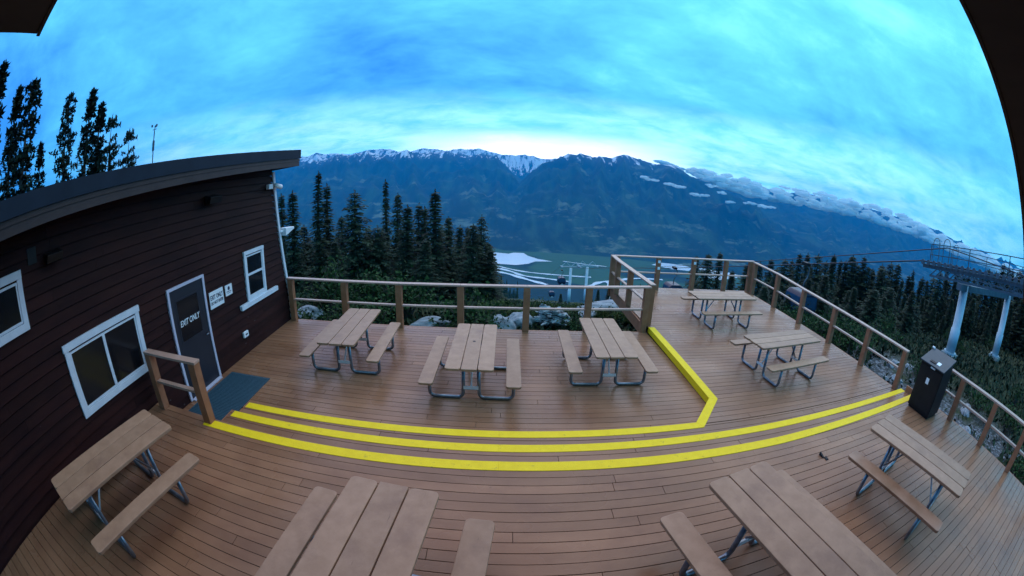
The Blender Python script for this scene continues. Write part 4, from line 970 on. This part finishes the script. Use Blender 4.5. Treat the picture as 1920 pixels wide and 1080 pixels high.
# carpet of herbs and grass
rnd = random.Random(99); m = MB()
for i in range(52000):
    az = rnd.uniform(-40, 100); r = 10 + 34 * rnd.random() ** 1.7; x, y = polar(az, r)
    if x < XR + .4 and y < 9.8: continue
    if 3.3 < x < XR + .4 and y < 13.7: continue
    z = 0
    if 9.3 < x < 14 and 1 < y < 8 and rnd.random() < .88: continue
    m.v  # placed below in one pass
    d = Vector((rnd.gauss(0, .8), rnd.gauss(0, .8), 1)).normalized(); L = rnd.uniform(.10, .26) * (1 + r * .02); s_ = Vector((-d.y, d.x, .15)).normalized() * L * rnd.uniform(.18, .34); p = Vector((x, y, 0))
    m.add([p, p + d * L * .5 - s_, p + d * L, p + d * L * .5 + s_], [(0, 1, 2, 3)])
V = np.array(m.v).reshape(-1, 4, 3); hz_ = ground_h(V[:, 0, 0], V[:, 0, 1]); V[:, :, 2] += hz_[:, None] - .02; m.v = [tuple(v) for v in V.reshape(-1, 3)]
tag(m.build('ground_cover', leafmat('herbs', (.007, .016, .008), (.022, .037, .016), .5)), 'low herbs and grass covering the slope around the deck', 'ground cover', kind='stuff')

def rock(x, y, s, seed, label, m='rock', group=None, rz=0, zoff=0, name='rock', cat='rock', rough=.32):
    bm_ = bmesh.new(); bmesh.ops.create_icosphere(bm_, subdivisions=4, radius=1)
    P = np.array([v.co[:] for v in bm_.verts]); rs = np.random.default_rng(seed); off = rs.uniform(0, 50, 3)
    for _ in range(9): # chop facets
        n_ = rs.normal(size=3); n_ /= np.linalg.norm(n_); dcut = rs.uniform(.62, .9); ov = np.maximum(P @ n_ - dcut, 0); P -= ov[:, None] * n_
    nz = fbm(P[:, 0] * 2.2 + off[0], P[:, 1] * 2.2 + P[:, 2] * 1.7 + off[1], 4, seed) - .5
    P *= (1 + nz * rough)[:, None]
    for v, c_ in zip(bm_.verts, P): v.co = Vector(c_) 
    me = bpy.data.meshes.new(name); bm_.to_mesh(me); bm_.free(); me.materials.append(M_[m])
    o = bpy.data.objects.new(name, me); C.objects.link(o); o.location = (x, y, gz(x, y) + zoff); o.scale = s; o.rotation_euler = (0, 0, rz); return tag(o, label, cat, group)
rock(-2.4, 13.3, (.85, .40, .34), 1, 'long pale rock behind the rail left of the middle table', zoff=.12, rz=.2)
rock(-.05, 13.4, (.50, .42, .50), 2, 'rounded grey rock showing between rail posts right of the middle table', zoff=.12)
rock(.62, 14.2, (.50, .35, .38), 3, 'small angular grey rock just right of the rounded one', zoff=.15)
rock(-6.6, 12.6, (.60, .35, .34), 4, 'grey rock behind the leftmost rail bay', zoff=.08)
rock(4.1, 15.9, (1.25, .55, .27), 5, 'long flat pale weathered slab beside the rail corner', rz=.15, zoff=.35, rough=.2)
rock(3.2, 15.2, (.45, .35, .22), 7, 'small flat grey rock left of the long pale slab', rz=.5, zoff=.1, rough=.25)
# weathered root stump
st = rock(1.75, 14.2, (.72, .50, .50), 6, 'weathered black and white root stump lying beyond the back rail', 'drift', zoff=.25, name='root_stump', cat='stump', rough=1.1)
m = MB(); rr = random.Random(3)
for i in range(14):
    a = rr.uniform(0, 6.28); e = rr.uniform(-.1, .8); L = rr.uniform(.7, 1.35); d = Vector((math.cos(a) * math.cos(e), math.sin(a) * math.cos(e), math.sin(e)))
    q = d.orthogonal().normalized() * rr.uniform(-.3, .3); m.tube([d * .3, d * L * .6 + q * .4, d * L + q], [.18, .10, .03], 7)
m.build('roots', M_['drift'], st, smooth=True)
grv = []
for i in range(44):
    y = rr.uniform(.0, 8.0); x = 9.45 + rr.random() ** 1.5 * 4.2; s_ = rr.uniform(.06, .24)
    rock(x, y, (s_ * rr.uniform(.8, 1.5), s_ * rr.uniform(.8, 1.3), s_ * .7), 100 + i, 'broken grey stone on the gravel bank beyond the right rail', group='stones on the gravel bank', rz=rr.uniform(0, 3))
m = MB(); m.box(9.30, 9.42, 4.3, 7.3, -1.0, -.42); tag(m.build('timber_edging', M_['conc'], bevel=.01), 'pale timber edging on the ground along the right deck edge, above the gravel', 'edging')

# ================================================================== LOW CLOUD ALONG THE RANGE
def cloud_mat():
    mm = bpy.data.materials.new('cloud'); mm.use_nodes = True; t = mm.node_tree; t.nodes.clear()
    d = N(t, 'ShaderNodeBsdfDiffuse', inp={'Color': (.88, 1, 1, 1)}); tr_ = N(t, 'ShaderNodeBsdfTranslucent', inp={'Color': (.88, 1, 1, 1)}); mx = N(t, 'ShaderNodeMixShader', inp={0: .5}); o = N(t, 'ShaderNodeOutputMaterial'); tp = N(t, 'ShaderNodeBsdfTransparent'); m2 = N(t, 'ShaderNodeMixShader', inp={0: .30})
    LK(t, d.outputs[0], mx.inputs[1]); LK(t, tr_.outputs[0], mx.inputs[2]); LK(t, mx.outputs[0], m2.inputs[1]); LK(t, tp.outputs[0], m2.inputs[2]); LK(t, m2.outputs[0], o.inputs[0]); return mm
CM = cloud_mat()
def puffs(name, items, label, seed):
    rs = np.random.default_rng(seed); bm_ = bmesh.new(); bmesh.ops.create_icosphere(bm_, subdivisions=2, radius=1)
    P0 = np.array([v.co[:] for v in bm_.verts]); F0 = [tuple(v.index for v in f.verts) for f in bm_.faces]; bm_.free()
    m = MB()
    for az, el, r, s_, fl in items:
        x, y = polar(az, r); z = CAMZ + r * math.tan(R_(el)); P = P0.copy(); off = rs.uniform(0, 60, 2)
        P *= (1 + (fbm(P[:, 0] * 2 + off[0], P[:, 1] * 2 + P[:, 2] * 2 + off[1], 3, 5) - .5) * .8)[:, None]
        a = R_(az); tx = P[:, 0] * s_ * 1.7; ty = P[:, 1] * s_; px_ = x + tx * math.cos(a) + ty * math.sin(a); py_ = y - tx * math.sin(a) + ty * math.cos(a)
        m.add(np.stack([px_, py_, z + P[:, 2] * s_ * fl], 1).tolist(), F0)
    o = m.build(name, CM, smooth=True); return tag(o, label, 'cloud', kind='stuff')
rs = np.random.default_rng(4); items = []
for i in range(900):
    az = rs.uniform(25, 88); base = float(np.interp(az, [25, 27, 29, 33, 41, 49, 58, 65, 74, 88], [2.1, 1.6, 1.0, .35, .45, .55, .35, -.2, -.6, -1.4]))
    if az > 36 and .55 < (az * .37) % 1 < .80 and rs.random() < .8: lo = base + .10; el = lo + abs(rs.normal(0, .10))
    else: el = base + rs.uniform(0, 1.0) ** 1.5 * (1.9 if 29 < az < 62 else 1.2) + .05
    items.append((az, el, rs.uniform(5600, 6300), rs.uniform(16, 66), rs.uniform(.4, .7)))
for i in range(60):
    az = rs.uniform(20, 27); base = float(np.interp(az, [20, 23.5, 27], [3.2, 2.5, 1.5])); items.append((az, base + rs.uniform(.0, .35), rs.uniform(8300, 8800), rs.uniform(30, 60), .4))
for az, el, n_ in ((18.5, .9, 9), (19.8, .75, 9), (22.0, .35, 12), (23.2, .2, 11), (25.8, -.55, 11), (26.8, -.5, 7), (30.5, -.9, 9), (33.5, -.6, 20), (35.0, -.7, 16), (36.4, -.65, 10), (29.2, .2, 12), (27.6, .9, 12)):
    for i in range(n_): items.append((az + rs.normal(0, .35), el + rs.normal(0, .06), rs.uniform(5200, 5600), rs.uniform(8, 26), .6))
puffs('low_cloud', items, 'white low cloud lying along the right hand slopes of the mountains', 3)

# ================================================================== HAZE
hz = MB(); hz.box(-14000, 14000, -14000, 14000, VALLEY - 60, 1150)
hm = bpy.data.materials.new('haze'); hm.use_nodes = True; t = hm.node_tree; t.nodes.clear()
pv = N(t, 'ShaderNodeVolumePrincipled', inp={'Color': (.0, .42, 1.0, 1), 'Density': .000085, 'Anisotropy': 0.0}); oo = N(t, 'ShaderNodeOutputMaterial'); LK(t, pv.outputs[0], oo.inputs['Volume'])
tag(hz.build('haze', hm), kind='stuff')

for o in bpy.data.objects:
    if 'kind_' in o: del o['kind_']
# look-alikes are told apart by their place, counted from the left of the view
ONES = ['', 'first', 'second', 'third', 'fourth', 'fifth', 'sixth', 'seventh', 'eighth', 'ninth', 'tenth', 'eleventh', 'twelfth', 'thirteenth', 'fourteenth', 'fifteenth', 'sixteenth', 'seventeenth', 'eighteenth', 'nineteenth']
TENS = {2: ('twentieth', 'twenty'), 3: ('thirtieth', 'thirty'), 4: ('fortieth', 'forty'), 5: ('fiftieth', 'fifty')}
def ordinal(n): return ONES[n] if n < 20 else (TENS[n // 10][0] if n % 10 == 0 else TENS[n // 10][1] + '-' + ONES[n % 10])
byl = {}
for o in C.objects:
    if o.parent is None and 'label' in o and 'group' in o: byl.setdefault(o['label'], []).append(o)
for lab, os_ in byl.items():
    if len(os_) < 2: continue
    os_.sort(key=lambda o: math.atan2(o.location.x, o.location.y))
    for i, o in enumerate(os_):
        o['label'] = ordinal(i + 1) + ' from left: ' + lab
